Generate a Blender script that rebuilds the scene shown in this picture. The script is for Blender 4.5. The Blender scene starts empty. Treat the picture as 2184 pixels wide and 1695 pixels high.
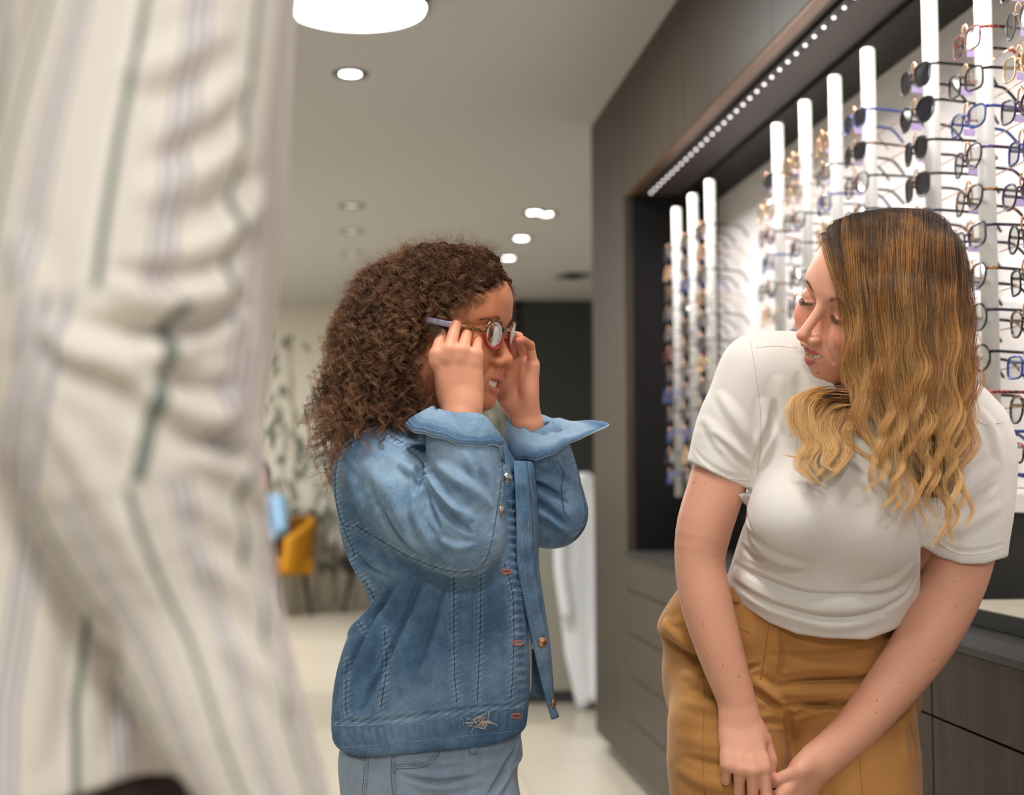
import bpy, bmesh, math, random, os
import numpy as np
from mathutils import Vector, Matrix
from mathutils.bvhtree import BVHTree

SC = bpy.context.scene
COL = SC.collection
PI = math.pi
rad = math.radians

# ------------------------------------------------------------------ camera
F = 50 / 36 * 2184.0
CX, CY = 1092.0, 847.5
CAM = np.array([0.0, 0.0, 1.08])
_y = np.array([(758 - CX) / F, -(1015 - CY) / F, -1.0]); _y /= np.linalg.norm(_y)
_u = np.array([-0.005, 1.0, 0.0]); _u[2] = (_y[0] * _u[0] + _y[1] * _u[1]) / (-_y[2]); _u /= np.linalg.norm(_u)
_x = np.cross(_y, _u)
RWC = np.column_stack([_x, _y, _u])          # world -> camera
RCW = RWC.T                                  # camera -> world
cam_data = bpy.data.cameras.new('camera'); cam = bpy.data.objects.new('camera', cam_data); COL.objects.link(cam)
M = Matrix.Identity(4)
for i in range(3):
    for j in range(3):
        M[i][j] = RCW[i][j]
M.translation = Vector(CAM)
cam.matrix_world = M
cam_data.sensor_width = 36; cam_data.lens = 50; cam_data.clip_start = 0.05
cam_data.dof.use_dof = True; cam_data.dof.focus_distance = 1.93; cam_data.dof.aperture_fstop = 3.2
cam_data.dof.aperture_blades = 0
SC.camera = cam
SC.view_settings.view_transform = 'Standard'; SC.view_settings.look = 'None'
SC.view_settings.gamma = 1; SC.view_settings.use_curve_mapping = False
SC.view_settings.exposure = 0.0
SC.cycles.max_bounces = 8; SC.cycles.diffuse_bounces = 3; SC.cycles.glossy_bounces = 3
SC.cycles.transmission_bounces = 4; SC.cycles.transparent_max_bounces = 16
SC.cycles.caustics_reflective = False; SC.cycles.caustics_refractive = False
SC.cycles.sample_clamp_indirect = 6
try:
    SC.cycles.use_denoising = True; SC.cycles.denoiser = 'OPENIMAGEDENOISE'
    SC.cycles_curves.shape = 'RIBBONS'
except Exception:
    pass

# ------------------------------------------------------------------ world and big lights
W = bpy.data.worlds.new('world'); SC.world = W; W.use_nodes = True
_bg = W.node_tree.nodes['Background']; _bg.inputs[0].default_value = (0.80, 0.90, 1.0, 1); _bg.inputs[1].default_value = 0.38


def light(name, kind, loc, target, energy, color=(1, 1, 1), size=0.4, size_y=None, spread=None, parent=None, spot=None, blend=.3):
    d = bpy.data.lights.new(name, kind); o = bpy.data.objects.new(name, d); COL.objects.link(o)
    d.energy = energy; d.color = color
    if kind == 'AREA':
        d.shape = 'RECTANGLE' if size_y else 'DISK'; d.size = size
        if size_y: d.size_y = size_y
        if spread: d.spread = spread
    elif kind == 'SPOT':
        d.spot_size = spot; d.spot_blend = blend; d.shadow_soft_size = size
    else:
        d.shadow_soft_size = size
    o.location = loc
    v = Vector(target) - Vector(loc)
    o.rotation_euler = v.to_track_quat('-Z', 'Y').to_euler()
    if parent: 
        bpy.context.view_layer.update()
        o.parent = parent; o.matrix_parent_inverse = parent.matrix_world.inverted()
    return o


# ceiling height, cabinet front, pole line, display panel, far wall, far end of niche
ZC, XF, XP, XB, YW, YN = 2.49, 0.947, 1.05, 1.287, 11.9, 4.93


# ------------------------------------------------------------------ pixel helpers
def ray(px, py):
    return RCW @ np.array([(px - CX) / F, -(py - CY) / F, -1.0])
def P(px, py, d): return CAM + ray(px, py) * d
def at_x(px, py, X): r = ray(px, py); return CAM + r * (X / r[0])
def at_y(px, py, Y): r = ray(px, py); return CAM + r * (Y / r[1])
def at_z(px, py, Z): r = ray(px, py); return CAM + r * ((Z - CAM[2]) / r[2])


# ------------------------------------------------------------------ object helpers
def mesh_of(name, v, f):
    me = bpy.data.meshes.new(name)
    if isinstance(f, np.ndarray):
        v = np.ascontiguousarray(v, dtype=np.float32); nf, k = f.shape
        me.vertices.add(len(v)); me.vertices.foreach_set('co', v.ravel())
        me.loops.add(nf * k); me.loops.foreach_set('vertex_index', f.astype(np.int32).ravel())
        me.polygons.add(nf); me.polygons.foreach_set('loop_start', np.arange(0, nf * k, k, dtype=np.int32))
        me.update(calc_edges=True)
    else:
        me.from_pydata([tuple(map(float, p)) for p in v], [], [tuple(int(i) for i in q) for q in f])
    me.validate()
    return me
def obj(name, vf, mat, parent=None, smooth=True, loc=None):
    me = mesh_of(name, *vf)
    if mat is not None:
        for m in (mat if isinstance(mat, (list, tuple)) else [mat]): me.materials.append(m)
    if smooth: me.polygons.foreach_set('use_smooth', [True] * len(me.polygons))
    o = bpy.data.objects.new(name, me); COL.objects.link(o)
    if parent is not None: o.parent = parent
    if loc is not None: o.location = loc
    return o
def tag(o, label, cat, group=None):
    o['label'] = label; o['category'] = cat
    if group: o['group'] = group
    return o
def thing(name, label, cat, loc=(0, 0, 0), rz=0.0, group=None):
    o = bpy.data.objects.new(name, None); COL.objects.link(o); o.location = loc; o.rotation_euler = (0, 0, rz)
    o.empty_display_size = 0.05
    return tag(o, label, cat, group)
def struct(name, vf, mat, smooth=False):
    o = obj(name, vf, mat, None, smooth); o['kind'] = 'structure'; return o
def copy_tree(o, parent=None):
    c = o.copy(); COL.objects.link(c)
    if parent is not None: c.parent = parent
    for ch in [k for k in o.children]: copy_tree(ch, c)
    return c


class MB:
    """collects shapes into one mesh"""
    def __init__(s): s.v = []; s.f = []; s.n = 0
    def add(s, v, f):
        v = np.asarray(v, float); s.v.append(v); s.f += [tuple(int(i) + s.n for i in q) for q in f]; s.n += len(v); return s
    def vf(s): return (np.concatenate(s.v), s.f)
    def box(s, a, b, bev=0.0):
        a = np.minimum(a, b).astype(float) if False else np.array(a, float); b = np.array(b, float)
        lo, hi = np.minimum(a, b), np.maximum(a, b)
        if bev <= 0:
            v = [(x, y, z) for x in (lo[0], hi[0]) for y in (lo[1], hi[1]) for z in (lo[2], hi[2])]
            f = [(0, 1, 3, 2), (4, 6, 7, 5), (0, 4, 5, 1), (2, 3, 7, 6), (0, 2, 6, 4), (1, 5, 7, 3)]
            return s.add(v, f)
        bm = bmesh.new(); bmesh.ops.create_cube(bm, size=1)
        for q in bm.verts: q.co = Vector([lo[i] + (q.co[i] + .5) * (hi[i] - lo[i]) for i in range(3)])
        bmesh.ops.bevel(bm, geom=bm.edges[:], offset=bev, segments=2, affect='EDGES', profile=.6)
        bm.verts.index_update()
        v = [tuple(q.co) for q in bm.verts]; f = [[w.index for w in p.verts] for p in bm.faces]; bm.free()
        return s.add(v, f)
    def tube(s, pts, r, n=8, caps=True, closed=False, flat=None, up=(0, 0, 1)):
        """sweep; flat=(a,b) rectangular-ish half sizes instead of round radius"""
        pts = np.asarray(pts, float); m = len(pts); r = np.broadcast_to(np.asarray(r, float), (m,))
        if closed: t = np.roll(pts, -1, 0) - np.roll(pts, 1, 0)
        else: t = np.gradient(pts, axis=0)
        t /= np.linalg.norm(t, axis=1)[:, None] + 1e-12
        nrm = np.zeros_like(t); u = np.array(up, float)
        if abs(np.dot(u, t[0])) > .95: u = np.array([1., 0, 0])
        a = u - t[0] * np.dot(u, t[0]); a /= np.linalg.norm(a)
        for i in range(m):
            a = a - t[i] * np.dot(a, t[i]); a /= np.linalg.norm(a) + 1e-12; nrm[i] = a
        b = np.cross(t, nrm); ang = np.arange(n) * 2 * PI / n
        ca, sa = np.cos(ang), np.sin(ang)
        if flat is not None:
            e = .45; ca = np.sign(ca) * np.abs(ca) ** e * flat[0]; sa = np.sign(sa) * np.abs(sa) ** e * flat[1]
        V = pts[:, None, :] + (nrm[:, None, :] * ca[None, :, None] + b[:, None, :] * sa[None, :, None]) * (r[:, None, None] if flat is None else r[:, None, None])
        V = V.reshape(-1, 3); fs = []
        for i in range(m if closed else m - 1):
            j = (i + 1) % m
            for k in range(n):
                l = (k + 1) % n; fs.append((i * n + k, i * n + l, j * n + l, j * n + k))
        if caps and not closed:
            fs.append(tuple(range(n - 1, -1, -1))); fs.append(tuple((m - 1) * n + k for k in range(n)))
        return s.add(V, fs)
    def lathe(s, prof, c=(0, 0, 0), n=32, cap=True):
        prof = np.asarray(prof, float); m = len(prof); ang = np.arange(n) * 2 * PI / n
        V = np.stack([c[0] + prof[:, None, 0] * np.cos(ang), c[1] + prof[:, None, 0] * np.sin(ang), np.broadcast_to(c[2] + prof[:, None, 1], (m, n))], -1).reshape(-1, 3)
        fs = [(i * n + k, i * n + (k + 1) % n, (i + 1) * n + (k + 1) % n, (i + 1) * n + k) for i in range(m - 1) for k in range(n)]
        if cap: fs.append(tuple(range(n - 1, -1, -1))); fs.append(tuple((m - 1) * n + k for k in range(n)))
        return s.add(V, fs)
    def ball(s, c, r, n=12):
        r = np.broadcast_to(np.asarray(r, float), (3,)); th = np.linspace(0, PI, n // 2 + 1)[1:-1]; ph = np.arange(n) * 2 * PI / n
        V = [(c[0], c[1], c[2] + r[2])] + [(c[0] + r[0] * math.sin(t) * math.cos(p), c[1] + r[1] * math.sin(t) * math.sin(p), c[2] + r[2] * math.cos(t)) for t in th for p in ph] + [(c[0], c[1], c[2] - r[2])]
        m = len(th); f = [(0, 1 + k, 1 + (k + 1) % n) for k in range(n)]
        f += [(1 + i * n + k, 1 + (i + 1) * n + k, 1 + (i + 1) * n + (k + 1) % n, 1 + i * n + (k + 1) % n) for i in range(m - 1) for k in range(n)]
        f += [(1 + m * n, 1 + (m - 1) * n + (k + 1) % n, 1 + (m - 1) * n + k) for k in range(n)]
        return s.add(V, f)


def grid_faces(n, m, closed=False):
    """n rings of m points"""
    f = []
    for i in range(n - 1):
        for k in range(m if closed else m - 1):
            l = (k + 1) % m; f.append((i * m + k, i * m + l, (i + 1) * m + l, (i + 1) * m + k))
    return f
def shell(G, th, closed=False):
    """grid G (n,m,3) -> solid shell of thickness th (inward along normal)"""
    G = np.asarray(G, float); n, m, _ = G.shape
    du = np.gradient(G, axis=0)
    dv = (np.roll(G, -1, 1) - np.roll(G, 1, 1)) if closed else np.gradient(G, axis=1)
    N = np.cross(du, dv); N /= np.linalg.norm(N, axis=2)[..., None] + 1e-12
    G2 = G - N * th; V = np.concatenate([G.reshape(-1, 3), G2.reshape(-1, 3)]); o = n * m
    f = grid_faces(n, m, closed); F2 = f + [tuple(o + i for i in reversed(q)) for q in f]
    mm = m if closed else m - 1
    for k in range(mm):
        l = (k + 1) % m
        F2.append((k, o + k, o + l, l)); a = (n - 1) * m; F2.append((a + k, a + l, o + a + l, o + a + k))
    if not closed:
        for i in range(n - 1):
            F2.append((i * m, (i + 1) * m, o + (i + 1) * m, o + i * m)); b = m - 1
            F2.append((i * m + b, o + i * m + b, o + (i + 1) * m + b, (i + 1) * m + b))
    return V, F2


def spline(pts, n):
    """Catmull-Rom through pts -> n points"""
    p = np.asarray(pts, float); k = len(p)
    if k == 2: return p[0] + (p[1] - p[0]) * np.linspace(0, 1, n)[:, None]
    q = np.vstack([2 * p[0] - p[1], p, 2 * p[-1] - p[-2]])
    L = np.concatenate([[0], np.cumsum(np.linalg.norm(np.diff(p, axis=0), axis=1))]); L /= L[-1]
    t = np.linspace(0, 1, n); i = np.clip(np.searchsorted(L, t, side='right') - 1, 0, k - 2)
    u = ((t - L[i]) / (L[i + 1] - L[i] + 1e-12))[:, None]
    a, b, c, d = q[i], q[i + 1], q[i + 2], q[i + 3]
    return .5 * (2 * b + (c - a) * u + (2 * a - 5 * b + 4 * c - d) * u ** 2 + (3 * b - a - 3 * c + d) * u ** 3)


# ------------------------------------------------------------------ materials
def s2l(c):
    c = np.asarray(c, float) / 255.0
    return tuple(np.where(c <= .04045, c / 12.92, ((c + .055) / 1.055) ** 2.4)) + (1.0,)
class NT:
    def __init__(s, m): s.t = m.node_tree; s.N = s.t.nodes; s.L = s.t.links
    def n(s, kind, **kw):
        x = s.N.new(kind)
        for k, v in kw.items():
            if k.startswith('_'): setattr(x, k[1:], v)
            elif k.startswith('i'):
                x.inputs[int(k[1:])].default_value = v
            else: x.inputs[k].default_value = v
        return x
    def l(s, a, b): s.L.new(a, b)
    def ramp(s, src, stops, interp='LINEAR'):
        r = s.N.new('ShaderNodeValToRGB'); r.color_ramp.interpolation = interp
        e = r.color_ramp.elements
        while len(e) < len(stops): e.new(.5)
        for k, (p, c) in enumerate(stops): e[k].position = p; e[k].color = c if len(c) == 4 else tuple(c) + (1,)
        s.l(src, r.inputs[0]); return r.outputs[0]
    def mix(s, fac, a, b, kind='MIX'):
        m = s.N.new('ShaderNodeMix'); m.data_type = 'RGBA'; m.blend_type = kind
        for q, v in ((m.inputs[0], fac), (m.inputs[6], a), (m.inputs[7], b)):
            if hasattr(v, 'is_linked') or isinstance(v, bpy.types.NodeSocket): s.l(v, q)
            else: q.default_value = v
        return m.outputs[2]
    def math(s, op, a, b=None):
        m = s.N.new('ShaderNodeMath'); m.operation = op
        for q, v in ((m.inputs[0], a), (m.inputs[1], b)):
            if v is None: continue
            if isinstance(v, bpy.types.NodeSocket): s.l(v, q)
            else: q.default_value = v
        return m.outputs[0]
    def coord(s, kind='Object', scale=(1, 1, 1), rot=(0, 0, 0)):
        c = s.N.new('ShaderNodeTexCoord'); m = s.N.new('ShaderNodeMapping')
        m.inputs['Scale'].default_value = scale; m.inputs['Rotation'].default_value = rot
        s.l(c.outputs[kind], m.inputs[0]); return m.outputs[0]
    def noise(s, vec, scale, detail=3, rough=.55, dist=0):
        x = s.N.new('ShaderNodeTexNoise'); x.inputs['Scale'].default_value = scale; x.inputs['Detail'].default_value = detail
        x.inputs['Roughness'].default_value = rough; x.inputs['Distortion'].default_value = dist
        if vec is not None: s.l(vec, x.inputs['Vector'])
        return x.outputs['Fac']
    def attr(s, name):
        x = s.N.new('ShaderNodeAttribute'); x.attribute_name = name; return x
    def bump(s, h, strength, dist, bsdf):
        b = s.N.new('ShaderNodeBump'); b.inputs['Strength'].default_value = strength; b.inputs['Distance'].default_value = dist
        s.l(h, b.inputs['Height']); s.l(b.outputs[0], bsdf.inputs['Normal']); return b
def mat(name, col=(200, 200, 200), rough=.5, metal=0.0, spec=None, emit=None, estr=0, **kw):
    m = bpy.data.materials.new(name); m.use_nodes = True; b = m.node_tree.nodes['Principled BSDF']
    b.inputs['Base Color'].default_value = s2l(col); b.inputs['Roughness'].default_value = rough; b.inputs['Metallic'].default_value = metal
    if spec is not None: b.inputs['Specular IOR Level'].default_value = spec
    if emit is not None: b.inputs['Emission Color'].default_value = s2l(emit); b.inputs['Emission Strength'].default_value = estr
    for k, v in kw.items(): b.inputs[k.replace('_', ' ')].default_value = v
    return m
def nmat(name, **kw):
    m = mat(name, **kw); return m, NT(m), m.node_tree.nodes['Principled BSDF']

def wood_mat(name, c1, c2, rough=.45, axis=(14, 14, .7), spec=.3):
    m, t, b = nmat(name, rough=rough, spec=spec)
    v = t.coord('Object', axis); a = t.noise(v, 3.0, 5, .6, .4); g = t.noise(t.coord('Object', (axis[0] * 8, axis[1] * 8, axis[2] * 2)), 3, 3)
    f = t.math('ADD', t.math('MULTIPLY', a, .7), t.math('MULTIPLY', g, .3))
    t.l(t.ramp(f, [(.35, s2l(c1)), (.62, s2l(c2))]), b.inputs['Base Color'])
    t.bump(g, .15, .002, b); return m

M_ceil = mat('ceiling_paint', (188, 188, 187), .9)
M_wallp = mat('wall_paint', (222, 217, 204), .85)
M_dark = mat('charcoal_wall', (52, 54, 54), .6)
M_panelw = wood_mat('cabinet_laminate', (44, 37, 30), (66, 56, 45))
M_oak = wood_mat('drawer_walnut', (20, 16, 12), (58, 39, 26), .5, (1.0, 9, .6), .18)
M_blackin = mat('niche_black', (13, 12, 12), .5, spec=.2)
M_gap = mat('gap_black', (12, 11, 11), .6)
M_soffit = mat('soffit_board', (60, 52, 49), .5)
M_white_gloss = mat('display_panel_white', (238, 232, 230), .2, spec=.5)
M_top = mat('worktop_grey', (42, 41, 41), .65, spec=.2)
M_polem = mat('pole_white', (206, 204, 198), .4)
M_hook = mat('rose_gold', (215, 170, 140), .22, 1.0)
M_cream = mat('cream_top', (222, 210, 190), .25)
M_black = mat('black_plastic', (14, 13, 13), .5, spec=.3)
M_lamp = mat('lamp_glow', (255, 255, 255), .5, emit=(255, 253, 248), estr=5)
M_led = mat('led_glow', (255, 255, 255), .5, emit=(255, 240, 240), estr=2.6)
M_alu = mat('aluminium', (190, 190, 188), .35, .9)
M_bronze = mat('bronze_trim', (120, 92, 68), .4, .6)


def floor_mat():
    m, t, b = nmat('floor_tiles', rough=.28, spec=.45)
    v = t.coord('Object'); br = t.N.new('ShaderNodeTexBrick'); t.l(v, br.inputs['Vector'])
    br.offset = 0; br.inputs['Color1'].default_value = s2l((203, 194, 178)); br.inputs['Color2'].default_value = s2l((198, 189, 174))
    br.inputs['Mortar'].default_value = s2l((165, 157, 144)); br.inputs['Scale'].default_value = 1.0
    br.inputs['Mortar Size'].default_value = .004; br.inputs['Brick Width'].default_value = .6; br.inputs['Row Height'].default_value = .6
    n = t.noise(v, 2.5, 4)
    t.l(t.mix(t.math('MULTIPLY', n, .25), br.outputs['Color'], s2l((178, 168, 150))), b.inputs['Base Color'])
    return m

# ------------------------------------------------------------------ room shell
XL, YBK = -3.4, -3.0
struct('floor', MB().box((XL - .1, YBK, -.1), (1.6, YW + .1, 0)).vf(), floor_mat())
struct('ceiling', MB().box((XL - .1, YBK, ZC), (3.6, YW + .1, ZC + .1)).vf(), M_ceil)
struct('wall_left', MB().box((XL - .1, YBK, 0), (XL, YW, ZC)).vf(), M_wallp)
struct('wall_right', MB().box((XB + .06, YBK, 0), (XB + .2, 6.3, ZC)).vf(), M_wallp)
struct('wall_back', MB().box((XL - .1, YW, 0), (3.6, YW + .1, ZC)).vf(), M_wallp)
struct('floor_side', MB().box((1.6, 5.9, -.1), (3.6, YW + .1, 0)).vf(), bpy.data.materials['floor_tiles'])
struct('wall_side', MB().box((3.5, 5.9, 0), (3.6, YW, ZC)).vf(), M_wallp)
struct('wall_end', MB().box((1.4, 5.8, 0), (3.6, 5.9, ZC)).vf(), M_wallp)
xd0 = at_y(1096, 800, YW - .6)[0]
xd1 = at_y(1420, 800, YW - .6)[0]
struct('wall_charcoal', MB().box((xd0, YW - .6, 0), (3.5, YW - .001, ZC - .002)).vf(), M_dark)
struct('trim_charcoal', MB().box((xd0 + .0, YW - .615, 0), (xd0 + .06, YW - .6, ZC - .002)).vf(), M_black)

# ------------------------------------------------------------------ display cabinet wall (front plane XF)
Z_SOF, Z_TOP = 2.07, 0.814
YE = 5.62                                   # far end of the cabinet wall
Y0 = -1.5
t = thing('display_cabinet', 'tall brown laminate cabinet surround with long lit niche for eyewear', 'cabinet', (XF, 3, 0))
def wp(mb, name, m, smooth=False, p=None):
    v, f = mb.vf(); p = p or t
    return obj(name, (v - np.array(p.location) if p is t else v, f), m, p, smooth)
e = .0015
yj = [at_x(1350 + 0, 60, XF)[1]]
jx = [YE, YN, at_x(1456, 60, XF)[1], at_x(1648, 60, XF)[1], 1.75, .9, 0.0, -.75, Y0]
wp(MB().box((XF, YN + e, .07), (XF + .03, YE, ZC - .004), .001), 'end_panel', M_panelw)
wp(MB().box((XF + .03, YE - .03, .07), (XB + .05, YE, ZC - .004)), 'side_panel', M_panelw)
for a, b in zip(jx[1:-1], jx[2:]):
    wp(MB().box((XF, b + e, Z_SOF), (XF + .03, a - e, ZC - .004), .001), 'fascia_panel', M_panelw)
wp(MB().box((XF + .003, Y0, Z_SOF - .006), (XF + .035, YN, Z_SOF - .0005)), 'fascia_edge', M_bronze)
wp(MB().box((XF + .035, Y0, Z_SOF + .002), (XB + .05, YN + .02, Z_SOF + .02)), 'soffit', M_soffit)
wp(MB().box((XB - .135, Y0, Z_SOF - .012), (XB + .05, YN, Z_SOF + .001)), 'soffit_strip', M_blackin)
wp(MB().box((XF + .031, YN, Z_TOP + .001), (XB + .05, YN + .03, Z_SOF + .02)), 'niche_end', M_blackin)
wp(MB().box((XB, Y0, 1.01), (XB + .03, YN - .001, Z_SOF - .0125)), 'display_panel', M_white_gloss)
wp(MB().box((XB - .05, Y0, 1.006), (XB, YN - .001, 1.04)), 'panel_ledge', M_white_gloss)
wp(MB().box((XB - .012, Y0, Z_TOP + .001), (XB + .03, YN - .001, 1.005)), 'niche_back', M_blackin)
wp(MB().box((XF + .04, Y0, .07), (XF + .06, YE - .031, Z_TOP - .04)), 'carcass', M_gap)
wp(MB().box((XF + .05, Y0, 0), (XF + .07, YE - .04, .07)), 'plinth', mat('plinth_grey', (110, 108, 106), .4))
w_ = tag(obj('worktop', MB().box((XF - .012, Y0, Z_TOP - .012), (XB - .013, YN, Z_TOP), .002).vf(), M_top, None, False),
    'grey worktop running along the bottom of the eyewear niche', 'worktop')
obj('edge_band', MB().box((XF - .0125, Y0, Z_TOP - .0122), (XF - .0118, YN, Z_TOP - .001)).vf(), M_black, w_, False)
# drawer units
zg = [Z_TOP - .014, .68, .53, .385, .235, .075]
yjd = [YN, 4.0, 3.2, at_x(1990, 1600, XF)[1], 1.45, .6, -.3, Y0]
nm = ['at the far end by the end panel', 'behind the crouching woman', 'beside her right hip', 'at the right edge under the worktop', 'nearest the camera', 'nearest the shop front', 'last before the shop front']
for i, (a, b) in enumerate(zip(yjd[:-1], yjd[1:])):
    if b < -.5: continue
    g = thing('drawer_unit', 'dark brown wood drawer unit ' + nm[i], 'drawer unit', (XF, (a + b) / 2, 0), 0, 'drawer units under the worktop')
    for k in range(5):
        mb = MB().box((0, b - (a + b) / 2 + .002, zg[k + 1] + .002), (.038, a - (a + b) / 2 - .002, zg[k] - .002), .001)
        obj('drawer_front', mb.vf(), M_oak if i >= 2 else M_panelw, g, False)
# LED strip
t2 = thing('led_strip', 'row of small round white lamps under the fascia above the eyewear', 'light strip', (1.02, 3, Z_SOF - .004))
obj('led_rail', MB().box((-.012, -4, -.006), (.012, 1.87, .003)).vf(), M_black, t2, False)
lm = mesh_of('led_bulb', *MB().ball((0, 0, 0), (.0044, .0044, .0035), 12).vf()); lm.materials.append(M_led)
for k in range(60):
    o = bpy.data.objects.new('led_bulb', lm); COL.objects.link(o); o.parent = t2; o.location = (0, 1.81 - k * .0655, -.009)
light('led_light', 'AREA', (.992, 2.0, Z_SOF - .02), (1.20, 2.0, 1.3), 19, (1, .95, .94), 5.6, .03, rad(100), parent=t2)
# tray on the worktop
o = thing('display_plinth', 'low black display plinth with cream top on the worktop at right', 'display stand', (1.13, 1.9, Z_TOP + .001))
obj('plinth_body', MB().box((-.06, -.7, 0), (.13, .62, .03), .001).vf(), M_black, o, False)
obj('plinth_top', MB().box((-.055, -.69, .03), (.125, .61, .033)).vf(), M_cream, o, False)

# ------------------------------------------------------------------ ceiling lamps
def drum(x, y, label, power):
    g = thing('ceiling_lamp', label, 'lamp', (x, y, ZC), 0, 'large round ceiling lamps')
    obj('diffuser', MB().lathe([(.0, -.052), (.19, -.052), (.204, -.049), (.208, -.04), (.208, -.002)], n=64, cap=False).vf(), M_lamp, g)
    obj('housing', MB().lathe([(.213, -.046), (.216, -.044), (.216, -.001), (.208, -.001), (.209, -.04)], n=64, cap=False).vf(), mat('lamp_housing', (95, 92, 86), .5), g)
    light('lamp_light', 'AREA', (x, y, ZC - .06), (x, y, 0), power, (1, .985, .955), .42, parent=g)
c = at_z(757, 22, ZC - .05)
drum(c[0], c[1], 'large round glowing ceiling lamp at the top edge of the view', 40)
drum(c[0] + .1, c[1] - 2.6, 'added round ceiling lamp, out of view above the three people', 15)  # added out of frame to light the figures from above
drum(c[0] + .1, c[1] - 5.2, 'added round ceiling lamp, out of view behind the photographer', 46)  # added fill lamp behind the camera

drum(c[0] - 1.9, c[1] + 2.2, 'added round ceiling lamp, unseen far left behind the striped shirt', 40)  # added unseen lamp that lifts the far end of the room
drum(c[0] - 2.0, c[1] + 5.2, 'added round ceiling lamp by the bamboo wall, unseen behind the striped shirt', 120)  # added hidden lamp that brightens the bamboo wall
drum(c[0] - 2.0, c[1] - 1.4, 'added round ceiling lamp, out of view above the left side of the shop', 18)  # added unseen lamp giving light from the left
spots = [(747, 157, 1, 'bright round downlight just behind the large ceiling lamp'), (750, 438, .12, 'unlit downlight, nearest of the three dim ones in the middle'),
         (750, 493, .1, 'unlit downlight, second of the three dim ones in the middle'), (750, 540, .07, 'unlit downlight, farthest of the three dim ones just above the curly hair'),
         (1141, 453, 1, 'bright double downlight, left lamp of the pair'), (1163, 456, .7, 'bright double downlight, right lamp of the pair'),
         (1112, 508, .9, 'bright downlight between the pair and the farthest one'), (1084, 550, .9, 'bright downlight farthest back, just right of the curly hair')]
for px, py, br, lab in spots:
    c = at_z(px, py, ZC)
    R = .058 if py < 200 else .062
    g = thing('downlight', lab, 'downlight', tuple(c), 0, 'recessed ceiling downlights')
    obj('trim_ring', MB().lathe([(R * .62, -.001), (R * .95, -.006), (R * 1.1, -.004), (R * 1.1, 0)], n=32, cap=False).vf(), mat('downlight_ring', (88, 86, 80), .4, .3), g)
    mm = mat('downlight_glow', (210, 210, 205), .5, emit=(255, 252, 245), estr=14 * br if br > .5 else .25 + br)
    obj('lamp_glass', MB().lathe([(0, -.003), (R * .62, -.003)], n=32, cap=False).vf(), mm, g)
    if br > .5: light('downlight_light', 'SPOT', (c[0], c[1], ZC - .02), (c[0], c[1], 0), 60 * br, (1, .98, .94), .05, parent=g, spot=rad(110), blend=.6)
for (x, y, lab) in ((.35, 2.9, 'above the display poles'), (.1, .9, 'above the camera'), (-1.0, 2.2, 'behind the striped shirt'), (-.6, -.2, 'in front of the striped shirt')):  # added spots, all out of frame, aimed at the figures
    g = thing('downlight', 'added out-of-view spotlight in the ceiling ' + lab, 'downlight', (x, y, ZC), 0, 'recessed ceiling downlights')
    obj('trim_ring', MB().lathe([(.05, -.001), (.06, -.006), (.063, 0)], n=32, cap=False).vf(), mat('downlight_ring', (88, 86, 80), .4, .3), g)
    obj('lamp_glass', MB().lathe([(0, -.003), (.05, -.003)], n=32, cap=False).vf(), mm, g)
    tx = {.35: (.45, 1.9, 1.1), .1: (.0, 1.95, 1.0), -1.0: (-.2, 1.2, .9), -.6: (-.3, .8, 1.15)}[x]
    light('downlight_light', 'SPOT', (x, y, ZC - .02), tx, {.35: 7, .1: 22, -1.0: 10, -.6: 30}[x], (1, .95, .88), .05, parent=g, spot=rad({.35: 90, .1: 90, -1.0: 46, -.6: 42}[x]), blend=.7)
c = at_z(1224, 587, ZC)
g = thing('ceiling_vent', 'small dark square vent in the far ceiling near the cabinet wall', 'vent', tuple(c), rad(20))
obj('vent_frame', MB().box((-.1, -.13, -.006), (.1, .13, 0)).vf(), M_dark, g, False)
for k in range(7): obj('vent_slat', MB().box((-.09, -.11 + k * .036 - .008, -.012), (.09, -.11 + k * .036 + .008, -.006)).vf(), M_black, g, False)
# ------------------------------------------------------------------ far end of the shop
def mural():
    rnd = random.Random(5); st = MB(); lf = MB(); y = YW - .0025
    x0, x1 = at_y(430, 900, YW)[0], xd0 - .02
    for k in range(15):
        x = x0 + (x1 - x0) * (k + .3 + rnd.random() * .4) / 15; h = rnd.uniform(1.1, 2.2); lean = rnd.uniform(-.12, .12)
        P0 = [(x + lean * (q / 8) ** 2 + .01 * math.sin(q * 2 + k), y, .02 + h * q / 8) for q in range(9)]
        w = rnd.uniform(.006, .016)
        for a, b in zip(P0[:-1], P0[1:]):
            st.box((min(a[0], b[0]) - w, y - .001, a[2]), (max(a[0], b[0]) + w, y + .001, b[2] - .012))
        for _ in range(int(26 * h)):
            z = rnd.uniform(.2, 1) * h; xx = x + lean * (z / h) ** 2 + rnd.uniform(-.18, .18); a = rnd.uniform(-2.2, -.9); L = rnd.uniform(.07, .17); ww = L * .16
            d = np.array([math.cos(a), 0, math.sin(a)]); n = np.array([-d[2], 0, d[0]]); c = np.array([xx, y - .0005 - rnd.random() * .001, z + .1])
            pts = [c, c + d * L * .35 + n * ww, c + d * L, c + d * L * .35 - n * ww]
            lf.add(pts, [(0, 1, 2, 3)])
    t = thing('wall_mural', 'pale wall print of grey bamboo stems and leaves on the far wall', 'mural', (0, 0, 0))
    obj('stems', st.vf(), mat('mural_stem', (172, 168, 154), .9), t, False)
    o = obj('leaves', lf.vf(), mat('mural_leaf', (112, 118, 106), .9), t, False)
mural()

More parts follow.
